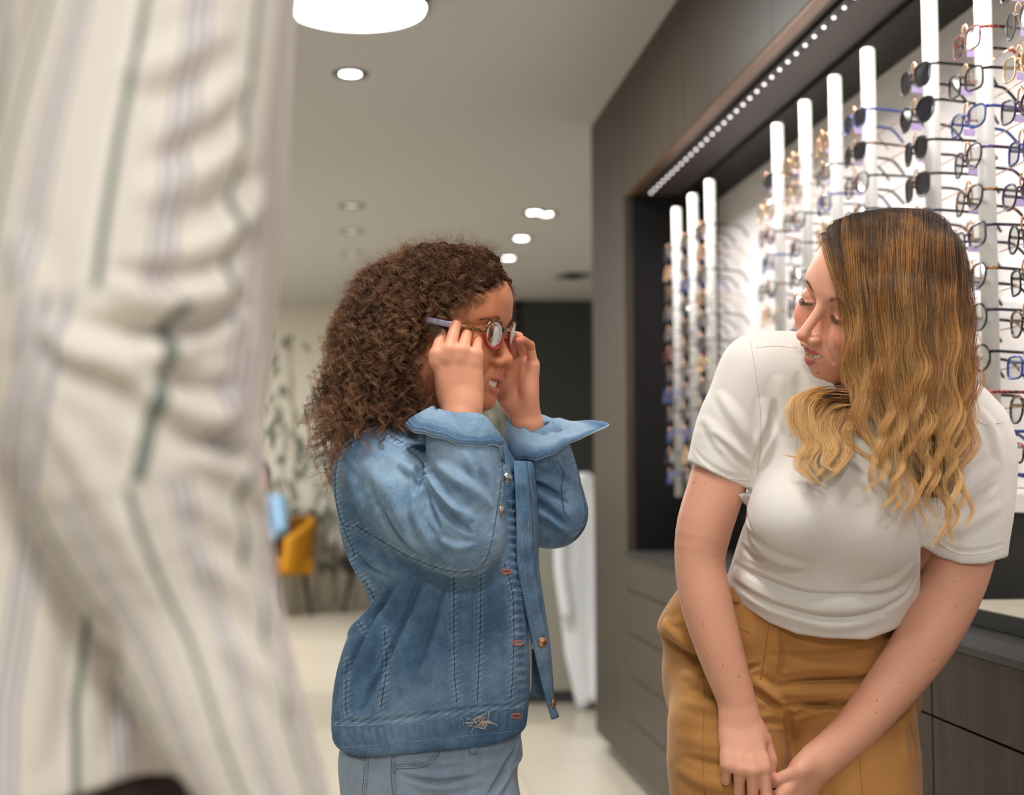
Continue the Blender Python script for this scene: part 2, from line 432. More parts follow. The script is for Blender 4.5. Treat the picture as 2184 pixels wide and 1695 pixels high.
# reception desk, coat, chairs
c = at_z(1195, 1500, 0)
M_desk = mat('desk_grey', (158, 156, 144), .45); 
g = thing('reception_desk', 'pale grey reception desk with dark base behind the child', 'desk', (c[0], c[1], 0))
obj('desk_body', MB().box((-.75, 0, .06), (.55, .6, .93), .004).vf(), M_desk, g, False)
obj('desk_base', MB().box((-.73, .015, 0), (.53, .58, .06)).vf(), M_dark, g, False)
obj('desk_top', MB().box((-.77, -.02, .93), (.57, .62, .96), .004).vf(), M_desk, g, False)

def coat():
    c0 = at_z(1240, 1500, 0); x, y = c0[0], c0[1] - .16
    g = thing('coat', 'white coat hanging on the side of the grey reception desk', 'coat', (x, y, 0))
    n, m = 30, 48; G = np.zeros((n, m, 3))
    for i in range(n):
        u = i / (n - 1); z = 1.09 - u * 1.07
        w = np.interp(u, [0, .05, .15, .55, .8, 1], [.02, .07, .10, .125, .11, .06]); 
        for k in range(m):
            a = 2 * PI * k / m; fold = 1 + .16 * math.sin(5 * a + 2 * u) * min(1, u * 2) + .08 * math.sin(9 * a + 1)
            G[i, k] = (w * fold * math.cos(a) + .02 * u, .055 * fold * math.sin(a), z + .02 * math.sin(3 * a) * (u > .9))
    obj('coat_cloth', shell(G, .004, True), mat('coat_white', (226, 230, 236), .8), g)
    mb = MB().tube(spline([(-.1, -.06, .95), (-.13, -.07, .7), (-.1, -.08, .42)], 12), [.03] * 12, 10)
    obj('coat_sleeve', mb.vf(), bpy.data.materials['coat_white'], g)
coat()

def armchair(loc, rz, m, lab, black=False):
    g = thing('armchair', lab, 'armchair', loc, rz)
    mb = MB().box((-.3, -.3, .32), (.3, .3, .46), .03); obj('seat', mb.vf(), m, g)
    G = []
    for i in range(10):
        u = i / 9; z = .34 + u * .42; row = []
        for k in range(19):
            a = rad(-100 + 200 * k / 18); r = .33 + .03 * u; row.append((r * math.sin(a), .06 + r * math.cos(a) * .95 + u * .03, z - (.16 * u) * (abs(a) / rad(100)) ** 2))
        G.append(row)
    obj('backrest', shell(np.array(G), .06), m, g)
    for sx in (-1, 1):
        for sy in (-1, 1):
            obj('leg', MB().tube([(sx * .24, sy * .24, .32), (sx * .28, sy * .28, 0)], [.018, .012], 8).vf(), M_black, g)
    return g
M_yel = mat('mustard_fabric', (205, 140, 20), .8)
cy = at_z(622, 1306, 0)
armchair((cy[0] - .22, cy[1] - .2, 0), rad(-60), M_yel, 'mustard yellow armchair by the bamboo wall with a person in it')
cb = at_z(772, 1302, 0)
armchair((cb[0] + .25, cb[1] - .2, 0), rad(40), mat('black_fabric', (22, 22, 24), .8), 'black armchair by the bamboo wall, half hidden by the child')

# ------------------------------------------------------------------ eyewear on poles
def superpts(w, h, kind, n=36):
    a = np.arange(n) * 2 * PI / n; c, s = np.cos(a), np.sin(a)
    e = {'round': 1.0, 'rect': .55, 'panto': .85, 'cat': .7, 'square': .65}[kind]
    x = np.sign(c) * np.abs(c) ** e * w / 2; z = np.sign(s) * np.abs(s) ** e * h / 2
    if kind == 'panto': x = x * (1 + .12 * z / (h / 2))
    if kind == 'cat': z = z + .22 * h * np.clip(x / (w / 2), 0, 1) ** 2 * (z > -h * .1)
    if kind == 'square': x = x * (1 + .07 * z / (h / 2))
    return x, z
M_lens = bpy.data.materials.new('clear_lens'); M_lens.use_nodes = True
def lens_nodes(m, tint, gl, rough=.03):
    t = NT(m); t.N.clear(); out = t.n('ShaderNodeOutputMaterial'); tr = t.n('ShaderNodeBsdfTransparent'); tr.inputs[0].default_value = tint
    g = t.n('ShaderNodeBsdfGlossy'); g.inputs['Roughness'].default_value = rough; lw = t.n('ShaderNodeLayerWeight'); lw.inputs[0].default_value = .35
    mx = t.n('ShaderNodeMixShader'); t.l(t.math('ADD', t.math('MULTIPLY', lw.outputs['Facing'], gl), .06), mx.inputs[0]); t.l(tr.outputs[0], mx.inputs[1]); t.l(g.outputs[0], mx.inputs[2]); t.l(mx.outputs[0], out.inputs[0])
lens_nodes(M_lens, (.96, .97, .97, 1), .35)
M_sun = mat('smoked_lens', (30, 27, 42), .06, spec=.6)
def frame_mat(name, cols, scale=90, rough=.2, metal=0):
    m, t, b = nmat(name, rough=rough, metal=metal)
    if len(cols) == 1: b.inputs['Base Color'].default_value = s2l(cols[0])
    else:
        n = t.noise(t.coord('Object'), scale, 2, .5)
        st = [(.40 + .22 * i / max(1, len(cols) - 1), s2l(c)) for i, c in enumerate(cols)]
        t.l(t.ramp(n, st, 'CONSTANT'), b.inputs['Base Color'])
    return m
FM = {'black': frame_mat('black_acetate', [(16, 15, 17)]), 'red tortoiseshell': frame_mat('red_tortoise', [(20, 18, 24), (190, 52, 38), (28, 24, 40), (210, 90, 60)]),
      'dark tortoiseshell': frame_mat('dark_tortoise', [(22, 18, 16), (60, 36, 20), (170, 110, 40)]), 'blue': frame_mat('blue_acetate', [(38, 66, 140)]),
      'purple': frame_mat('purple_acetate', [(52, 30, 62), (98, 70, 130)]), 'gold metal': frame_mat('gold_metal', [(212, 176, 138)], rough=.25, metal=1),
      'grey': frame_mat('grey_acetate', [(96, 92, 98)]), 'navy': frame_mat('navy_acetate', [(22, 26, 52)]), 'burgundy': frame_mat('burgundy_acetate', [(100, 24, 40)])}
def make_glasses(kind, w, h, colour, sun=False, th=.0017, label='eyeglasses', drop=True, fm=None, tl=.135):
    """faces -X, lenses span Y, temples run to +X; origin at bridge"""
    fm = fm or FM[colour]; g = thing('eyeglasses' if not sun else 'sunglasses', label, 'eyeglasses' if not sun else 'sunglasses')
    gap = .009; cx = gap + w / 2; fr = MB(); x, z = superpts(w, h, kind)
    for s in (1, -1):
        wrap = .006 * (np.abs(x + cx) / .06) ** 2
        pts = np.stack([wrap, s * (x + cx), z], 1)
        fr.tube(pts, 1.0, 8, closed=True, flat=(th * .9, th), up=(1, 0, 0))
        lv = np.stack([wrap * 0 + .0005 + .006 * ((x * .96 + cx) / .06) ** 2, s * (x * .96 + cx), z * .96], 1)
        L = MB(); n = len(lv); a = np.vstack([lv, lv + [.0012, 0, 0]])
        L.add(a, [tuple(range(n)), tuple(range(2 * n - 1, n - 1, -1))] + [(i, (i + 1) % n, n + (i + 1) % n, n + i) for i in range(n)])
        obj('lens', L.vf(), M_sun if sun else M_lens, g, False)
        xe = cx + w / 2; zt = h * .22 if kind in ('round', 'panto') else h * .32
        T = spline([(.006, s * (xe - .001), zt), (.012, s * (xe + .005), zt), (.03, s * (xe + .006), zt), (tl * .72, s * (xe + .003), zt - .002), (tl * .86, s * (xe + .002), zt - .010), (tl, s * (xe - .002), zt - .033)], 18)
        obj('temple', MB().tube(T, np.linspace(1, 1.1, 18), 8, flat=(th * 1.5 if colour != 'gold metal' else th * .8, th * .8)).vf(), fm, g)
    fr.tube(spline([(.001, -gap - .001, h * .15), (-.002, 0, h * .24), (.001, gap + .001, h * .15)], 8), 1.0, 8, flat=(th, th * 1.1), up=(0, 0, 1))
    obj('frame_front', fr.vf(), fm, g)
    return g
# near pole rows, read from the photograph (top to bottom)
near_rows = [('rect', .048, .036, 'red tortoiseshell', 0), ('rect', .048, .038, 'black', 0), ('square', .046, .036, 'blue', 0), ('panto', .047, .040, 'purple', 0), ('panto', .047, .040, 'dark tortoiseshell', 0),
             ('cat', .052, .036, 'purple', 0), ('panto', .047, .040, 'dark tortoiseshell', 0), ('round', .046, .044, 'navy', 0), ('round', .044, .043, 'black', 0), ('rect', .05, .03, 'red tortoiseshell', 0), ('rect', .05, .034, 'blue', 0), ('rect', .05, .034, 'blue', 0)]
sun_rows = [('square', .052, .042, 'black', 1), ('panto', .052, .045, 'black', 1), ('panto', .045, .042, 'black', 1), ('square', .05, .042, 'dark tortoiseshell', 1), ('square', .05, .042, 'navy', 1)] + [('rect', .048, .034, 'black', 0)] * 7
mix_cols = ['gold metal', 'black', 'dark tortoiseshell', 'gold metal', 'navy', 'burgundy', 'grey', 'black', 'gold metal', 'dark tortoiseshell', 'blue', 'grey']
PROTO = {}
SHN = {'round': 'round', 'rect': 'rectangular', 'panto': 'rounded', 'cat': 'cat-eye', 'square': 'square'}
ORD = ['top', 'second', 'third', 'fourth', 'fifth', 'sixth', 'seventh', 'eighth', 'ninth', 'tenth', 'eleventh', 'twelfth', 'lowest']
pole_px = [(2225, 'white display pole at the right edge of the view', 'pole at the right edge'), (2112, 'white display pole right of the blonde hair, full of optical frames', 'pole just right of the blonde hair'), (1997, 'white display pole with sunglasses above the blonde head', 'sunglasses pole above the blonde head'),
           (1862, 'white display pole left of the sunglasses pole', 'pole left of the sunglasses pole'), (1790, 'white display pole, second left of the sunglasses pole', 'second pole left of the sunglasses'), (1725, 'white display pole, third left of the sunglasses pole', 'third pole left of the sunglasses'),
           (1665, 'white display pole just right of the bare bright panel', 'pole just right of the bare panel'), (1518, 'white display pole just left of the bare bright panel', 'pole just left of the bare panel'), (1481, 'white display pole, second from the far end of the niche', 'second pole from the far end'), (1446, 'white display pole, first at the far end of the niche', 'pole at the far end')]
PZ0, PZ1, PITCH, ZT = 1.008, 1.08 + .83 * XP, .0665, 1.08 + .83 * XP - .145
hook_v = MB()
hook_v.tube([(-.012, 0, -.004), (-.03, 0, -.004)], .0022, 8)
hook_v.tube(spline([(-.030, -.009, -.006), (-.032, -.0095, .016), (-.032, 0, .026), (-.032, .0095, .016), (-.030, .009, -.006)], 14), .0017, 8)
hook_v.tube([(-.030, -.009, -.006), (-.030, .009, -.006)], .0024, 8)
hm = mesh_of('hook', *hook_v.vf()); hm.materials.append(M_hook); hm.polygons.foreach_set('use_smooth', [True] * len(hm.polygons))
rod = mesh_of('cross_rod', *MB().tube([(.035, -.095, -.02), (.035, .10, -.02)], .0011, 6).vf()); rod.materials.append(M_hook)
tagm = mesh_of('price_tag', *MB().box((0, -.001, -.006), (.022, .001, .006)).vf())
M_tag = mat('lilac_tag', (196, 176, 226), .5); tagm.materials.append(M_tag)
rg = random.Random(3)
for ip, (px, lab, short) in enumerate(pole_px):
    Y = XP * 1.0
    Y = at_x(px, 700 if px < 2200 else 400, XP)[1]
    g = thing('display_pole', lab, 'display pole', (XP, Y, 0), 0, 'white eyewear display poles')
    obj('pole', MB().tube([(0, 0, PZ0), (0, 0, PZ1)], .0145, 16).vf(), M_polem, g)
    obj('pole_cap', MB().lathe([(.0145, PZ1), (.0147, PZ1 + .001), (.012, PZ1 + .004), (0.0, PZ1 + .005)], n=16, cap=False).vf(), M_polem, g)
    nrow = 12 if ip > 0 else 12
    for r in range(nrow):
        z = ZT - r * PITCH - (.0 if ip != 0 else -.04)
        if z < 1.03: continue
        o = bpy.data.objects.new('hook', hm); COL.objects.link(o); o.parent = g; o.location = (0, 0, z)
        o = bpy.data.objects.new('cross_rod', rod); COL.objects.link(o); o.parent = g; o.location = (0, 0, z)
        if ip == 0: kind, w, h, colr, sun = [('panto', .055, .048, 'black', 1), ('panto', .046, .04, 'grey', 0), ('rect', .048, .036, 'gold metal', 0)][r % 3] if r < 3 else near_rows[(r * 5 + 2) % 12]
        elif ip == 1: kind, w, h, colr, sun = near_rows[r]
        elif ip == 2: kind, w, h, colr, sun = sun_rows[r]
        else:
            kind = rg.choice(['rect', 'panto', 'round', 'square']); w, h = {'rect': (.049, .034), 'panto': (.047, .040), 'round': (.045, .044), 'square': (.049, .039)}[kind]; colr = mix_cols[(r * 5 + ip * 3 + rg.randrange(2)) % 12]; sun = int(rg.random() < .12)
            if ip == 9 and r > 5: colr = 'blue' if r % 2 else 'navy'
        key = (kind, w, h, colr, sun)
        if key not in PROTO:
            q = make_glasses(*key); PROTO[key] = q
            if ip <= 2 or True:
                for s in (1,):
                    tg = bpy.data.objects.new('price_tag', tagm); COL.objects.link(tg); tg.parent = q; tg.location = (.03, s * (w + .0145), 0.0)
        else: q = copy_tree(PROTO[key])
        q.location = (XP - .036 + rg.uniform(-.001, .001), Y + rg.uniform(-.004, .004), z - .006)
        q.rotation_euler = (rg.uniform(-.05, .05), rg.uniform(-.02, .06), rg.uniform(-.12, .12))
        q['label'] = '%s %s %s, %s on the %s' % (colr, SHN[kind], 'sunglasses' if sun else 'eyeglasses', ORD[r], short)
        q['category'] = 'sunglasses' if sun else 'eyeglasses'; q.name = 'sunglasses' if sun else 'eyeglasses'
        q['group'] = 'eyewear on the display poles'
# ------------------------------------------------------------------ implicit surfaces, polygonised with surface nets
from concurrent.futures import ThreadPoolExecutor
import zlib, pickle
D0 = 1.95                                     # depth of the figures
S = D0 / F                                    # metres per pixel there
def V(px, py, w=0.0):                         # pixel + depth offset (in the same pixel units) -> view-frame metres
    d = D0 + w * S
    return np.array([(px - CX) / F * d, -(py - CY) / F * d, -d])
def to_world(v): return CAM + np.asarray(v) @ RCW.T
def to_view(p): return (np.asarray(p) - CAM) @ RWC.T
def to_px(v):
    v = np.asarray(v); d = -v[..., 2]; return np.stack([v[..., 0] / d * F + CX, -v[..., 1] / d * F + CY, (d - D0) / S], -1)
def VS(pts): return np.array([V(*p) for p in pts])
def smin(a, b, k):
    if k <= 0: return np.minimum(a, b)
    h = np.maximum(k - np.abs(a - b), 0) / k; return np.minimum(a, b) - h * h * k * .25
def unit(v): v = np.asarray(v, float); return v / (np.linalg.norm(v) + 1e-12)

def dt(v, a): return v[:, 0] * np.float32(a[0]) + v[:, 1] * np.float32(a[1]) + v[:, 2] * np.float32(a[2])
class Field:
    def __init__(s, T=None): s.ops = []; s.T = T
    def pt(s, p):
        p = np.asarray(p, float); return p if s.T is None else s.T[0] @ p * s.T[2] + s.T[1]
    def sc(s): return 1.0 if s.T is None else s.T[2]
    def cap(s, a, b, ra, rb, k=.004, sub=False):
        return s.chain([a, b], [ra, rb], k, sub)
    def chain(s, pts, rr, k=.004, sub=False, flat=None, n=None):
        """flat=(axis, factor): distance along axis is multiplied by factor (>1 squashes)"""
        pts = np.array([s.pt(p) for p in pts]); rr = np.asarray(rr, float) * s.sc(); k *= s.sc()
        if n: 
            q = spline(np.column_stack([pts, rr]), n); pts, rr = q[:, :3], q[:, 3]
        fl = None
        if flat is not None:
            ax = np.asarray(flat[0], float); ax = unit(ax if s.T is None else s.T[0] @ ax); fl = (ax, flat[1])
        c = (pts.min(0) + pts.max(0)) / 2; R = np.linalg.norm(pts - c, axis=1).max() + rr.max()
        s.ops.append(('chain', pts.astype(np.float32), rr, fl, k, sub, c, R)); return s
    def ell(s, c, r, k=.004, sub=False, R=None):
        c = s.pt(c); r = np.asarray(r, float) * s.sc(); k *= s.sc()
        A = np.eye(3) if R is None else np.asarray(R, float)      # columns: local axes
        if s.T is not None: A = s.T[0] @ A
        s.ops.append(('ell', c, r, A, k, sub, c, r.max())); return s
    def mir(s, fn):
        fn(1); fn(-1); return s
    def loft(s, A, B, secs, k=.004, sub=False, pw=2.0, n=60):
        """A axis, B side vector; secs rows (s, cb, cc, rb, rc): position along A, centre and radii along B and C=AxB (view metres, absolute)"""
        A = unit(A); B = unit(np.asarray(B) - A * np.dot(A, B)); C = np.cross(A, B)
        q = np.asarray(secs, float); q = q[np.argsort(q[:, 0])]; L = spline(q, n); L = L[np.argsort(L[:, 0])]
        cc = A * (L[0, 0] + L[-1, 0]) / 2 + B * L[:, 1].mean() + C * L[:, 2].mean()
        R = np.linalg.norm([(L[-1, 0] - L[0, 0]) / 2 + .02, np.ptp(L[:, 1]) + L[:, 3].max(), np.ptp(L[:, 2]) + L[:, 4].max()])
        s.ops.append(('loft', A, B, C, L, pw, k, sub, cc, R)); return s
    def fn(s, f): s.ops.append(('fn', f, None, 0, 0)); return s
    def ev(s, p, c=None, R=None, pad=0):
        d = np.full(len(p), 1.0, np.float32); ops = s.ops
        if c is not None:
            if not hasattr(s, 'pk') or len(s.pk[0]) != len(ops):
                s.pk = (np.array([o[-2] if o[0] != 'fn' else (0, 0, 0) for o in ops]), np.array([o[-1] if o[0] != 'fn' else 1e3 for o in ops]), np.array([o[-4] if o[0] != 'fn' else 0 for o in ops]))
            oc, oR, ok = s.pk; dc = np.sqrt(((oc - c) ** 2).sum(1)) - oR - R - pad; kM = ok.max()
            for _ in range(2):
                near = dc < (ok + kM) * 1.25; kM = ok[near].max() if near.any() else 0
            ops = [ops[i] for i in np.nonzero(near)[0]]
        for o in ops:
            if o[0] == 'fn': d = o[1](p, d).astype(np.float32); continue
            k, sub, oc, oR = o[-4:]
            if o[0] == 'chain':
                pts, rr, fl = o[1], o[2], o[3]; q = None; segs = range(len(pts) - 1)
                if c is not None and len(pts) > 2:
                    a_ = pts[:-1]; ab_ = pts[1:] - a_; t_ = np.clip(((c - a_) * ab_).sum(1) / ((ab_ ** 2).sum(1) + 1e-12), 0, 1)
                    ds = np.sqrt(((c - a_ - ab_ * t_[:, None]) ** 2).sum(1)) - np.maximum(rr[1:], rr[:-1]); segs = np.nonzero(ds < R + pad + (k + kM) * 1.25)[0]
                    if not len(segs): continue
                for i in segs:
                    a, b = pts[i], pts[i + 1]; ab = b - a; l2 = float(ab @ ab) + 1e-12; v = p - a
                    t = np.clip(dt(v, ab) / np.float32(l2), 0, 1); w = v - t[:, None] * ab
                    if fl is not None:
                        ax, fx = fl; h = dt(w, ax); w = w + (h * (fx - 1))[:, None] * ax.astype(np.float32)
                    e = np.sqrt(dt(w * w, (1, 1, 1))) - (rr[i] + (rr[i + 1] - rr[i]) * t)
                    q = e if q is None else np.minimum(q, e)
            elif o[0] == 'ell':
                w = p - o[1].astype(np.float32); w = np.stack([dt(w, o[3][:, j]) / np.float32(o[2][j]) for j in range(3)], 1)
                k0 = np.sqrt((w * w).sum(1)) + 1e-6; w2 = w / o[2].astype(np.float32); k1 = np.sqrt((w2 * w2).sum(1)) + 1e-6
                q = k0 * (k0 - 1) / k1
            else:
                _, A, B, C, L, pw = o[:6]
                t = dt(p, A); x = dt(p, B) - np.interp(t, L[:, 0], L[:, 1]); y = dt(p, C) - np.interp(t, L[:, 0], L[:, 2])
                ra = np.interp(t, L[:, 0], L[:, 3]); rb = np.interp(t, L[:, 0], L[:, 4])
                if pw == 2.0:
                    X, Y = x / ra, y / rb; k0 = np.sqrt(X * X + Y * Y) + 1e-6; k1 = np.sqrt((X / ra) ** 2 + (Y / rb) ** 2) + 1e-6; q = k0 * (k0 - 1) / k1
                else:
                    k0 = (np.abs(x / ra) ** pw + np.abs(y / rb) ** pw) ** (1 / pw); q = (k0 - 1) * np.minimum(ra, rb)
                e = np.maximum(t - L[-1, 0], L[0, 0] - t); q = np.where(e > -.012, -smin(-q, -e, .012), q)
            d = -smin(-d, q, k) if sub else smin(d, q, k)
        return d
    def bounds(s):
        lo = np.full(3, 1e9); hi = -lo
        for o in s.ops:
            if o[0] == 'fn' or o[-3]: continue
            if o[0] == 'chain':
                a, b = o[1].min(0) - o[2].max(), o[1].max(0) + o[2].max()
            else: a, b = o[-2] - o[-1], o[-2] + o[-1]
            lo = np.minimum(lo, a); hi = np.maximum(hi, b)
        return lo, hi
    def mesh(s, h, lo=None, hi=None, nb=12, loose=1.6):
        a, b = s.bounds()
        if lo is not None: a = np.maximum(a, lo)
        if hi is not None: b = np.minimum(b, hi)
        a = a - 2 * h; n = np.ceil((b + 2 * h - a) / (h * nb)).astype(int)
        I = np.stack(np.meshgrid(*[np.arange(k) for k in n], indexing='ij'), -1).reshape(-1, 3)
        cen = a + (I + .5) * nb * h; Rb = nb * h * .87
        act = []
        for j in range(0, len(I), 20000):
            act.append(np.abs(s.ev(cen[j:j + 20000].astype(np.float32))) < Rb * loose + h)
        I = I[np.concatenate(act)]
        m = nb + 1; loc = np.stack(np.meshgrid(*[np.arange(m)] * 3, indexing='ij'), -1)
        N = (n * nb + 2).astype(np.int64)
        corners = [(i, j, k) for i in (0, 1) for j in (0, 1) for k in (0, 1)]
        edges = [(x, y) for x in range(8) for y in range(x + 1, 8) if sum(abs(corners[x][t] - corners[y][t]) for t in range(3)) == 1]
        def work(bi):
            base = bi * nb; pts = (a + (base + loc.reshape(-1, 3)) * h).astype(np.float32)
            D = s.ev(pts, (a + (base + nb / 2) * h), Rb, 3 * h).reshape(m, m, m)
            sg = D < 0
            if sg.all() or not sg.any(): return None
            acc = np.zeros((nb, nb, nb, 3), np.float32); cnt = np.zeros((nb, nb, nb), np.float32)
            for x, y in edges:
                cx, cy = corners[x], corners[y]
                da = D[cx[0]:cx[0] + nb, cx[1]:cx[1] + nb, cx[2]:cx[2] + nb]; db = D[cy[0]:cy[0] + nb, cy[1]:cy[1] + nb, cy[2]:cy[2] + nb]
                cr = (da < 0) != (db < 0)
                t = np.where(cr, da / (da - db + 1e-20), 0); 
                for q in range(3): acc[..., q] += np.where(cr, cx[q] + t * (cy[q] - cx[q]), 0)
                cnt += cr
            ii = np.argwhere(cnt > 0); vv = acc[cnt > 0] / cnt[cnt > 0][:, None]
            g = ii + base; ids = (g[:, 0] * N[1] + g[:, 1]) * N[2] + g[:, 2]
            vp = a + (g + vv) * h
            quads = []
            for ax in range(3):
                sl0 = [slice(0, nb)] * 3; sl1 = [slice(0, nb)] * 3; sl1[ax] = slice(1, nb + 1)
                s0, s1 = sg[tuple(sl0)], sg[tuple(sl1)]; e = np.argwhere(s0 != s1)
                if not len(e): continue
                fl = s0[tuple(e.T)]; ge = e + base; u, w = (ax + 1) % 3, (ax + 2) % 3
                def cid(du, dw):
                    q = ge.copy(); q[:, u] -= du; q[:, w] -= dw
                    return (q[:, 0] * N[1] + q[:, 1]) * N[2] + q[:, 2]
                q4 = np.stack([cid(1, 1), cid(0, 1), cid(0, 0), cid(1, 0)], 1); q4[~fl] = q4[~fl][:, ::-1]; quads.append(q4)
            return ids, vp, (np.concatenate(quads) if quads else np.zeros((0, 4), np.int64))
        with ThreadPoolExecutor(4) as ex: res = [r for r in ex.map(work, I) if r is not None]
        ids = np.concatenate([r[0] for r in res]); vp = np.concatenate([r[1] for r in res]); q = np.concatenate([r[2] for r in res])
        ids, ix = np.unique(ids, return_index=True); vp = vp[ix]
        j = np.searchsorted(ids, q); j = np.minimum(j, len(ids) - 1); ok = (ids[j] == q).all(1); q = j[ok]
        return vp, q
def smooth_mesh(v, q, it=1, lam=.5):
    for _ in range(it):
        s_ = np.zeros_like(v); c = np.zeros(len(v))
        for a, b in ((0, 1), (1, 2), (2, 3), (3, 0)):
            np.add.at(s_, q[:, a], v[q[:, b]]); np.add.at(s_, q[:, b], v[q[:, a]]); np.add.at(c, q[:, a], 1); np.add.at(c, q[:, b], 1)
        v = v + lam * (s_ / np.maximum(c, 1)[:, None] - v)
    return v
def build(field, h, name, m, parent=None, it=1, post=None, **kw):
    """polygonise a field given in the view frame and link it in world coordinates"""
    v, q = field.mesh(h, **kw)
    v = smooth_mesh(v, q, it)
    if post is not None: v = post(v, q)
    o = obj(name, (to_world(v), q), m, parent)
    return o, v, q
def vcol(o, rgb, name='tint'):
    a = o.data.color_attributes.new(name, 'FLOAT_COLOR', 'POINT')
    c = np.ones((len(o.data.vertices), 4), np.float32); c[:, :3] = rgb; a.data.foreach_set('color', c.ravel())
def vfl(o, val, name):
    a = o.data.attributes.new(name, 'FLOAT', 'POINT'); a.data.foreach_set('value', np.asarray(val, np.float32))
def sstep(a, b, x):
    t = np.clip((x - a) / (b - a), 0, 1); return t * t * (3 - 2 * t)
def lin(c): return np.array(s2l(c)[:3])

def skin_mat(name, rough=.48, sss=.12, radius=(1, .35, .2)):
    m, t, b = nmat(name, rough=rough, spec=.35)
    at = t.attr('tint'); n = t.noise(t.coord('Object'), 55, 4, .6); n2 = t.noise(t.coord('Object'), 14, 3)
    c = t.mix(t.math('MULTIPLY', n2, .35), at.outputs['Color'], (.62, .16, .09, 1)); 
    t.l(t.mix(.16, at.outputs['Color'], c), b.inputs['Base Color'])
    b.inputs['Subsurface Weight'].default_value = sss; b.inputs['Subsurface Radius'].default_value = radius; b.inputs['Subsurface Scale'].default_value = .006
    t.bump(t.noise(t.coord('Object'), 420, 3), .10, .0006, b)
    return m

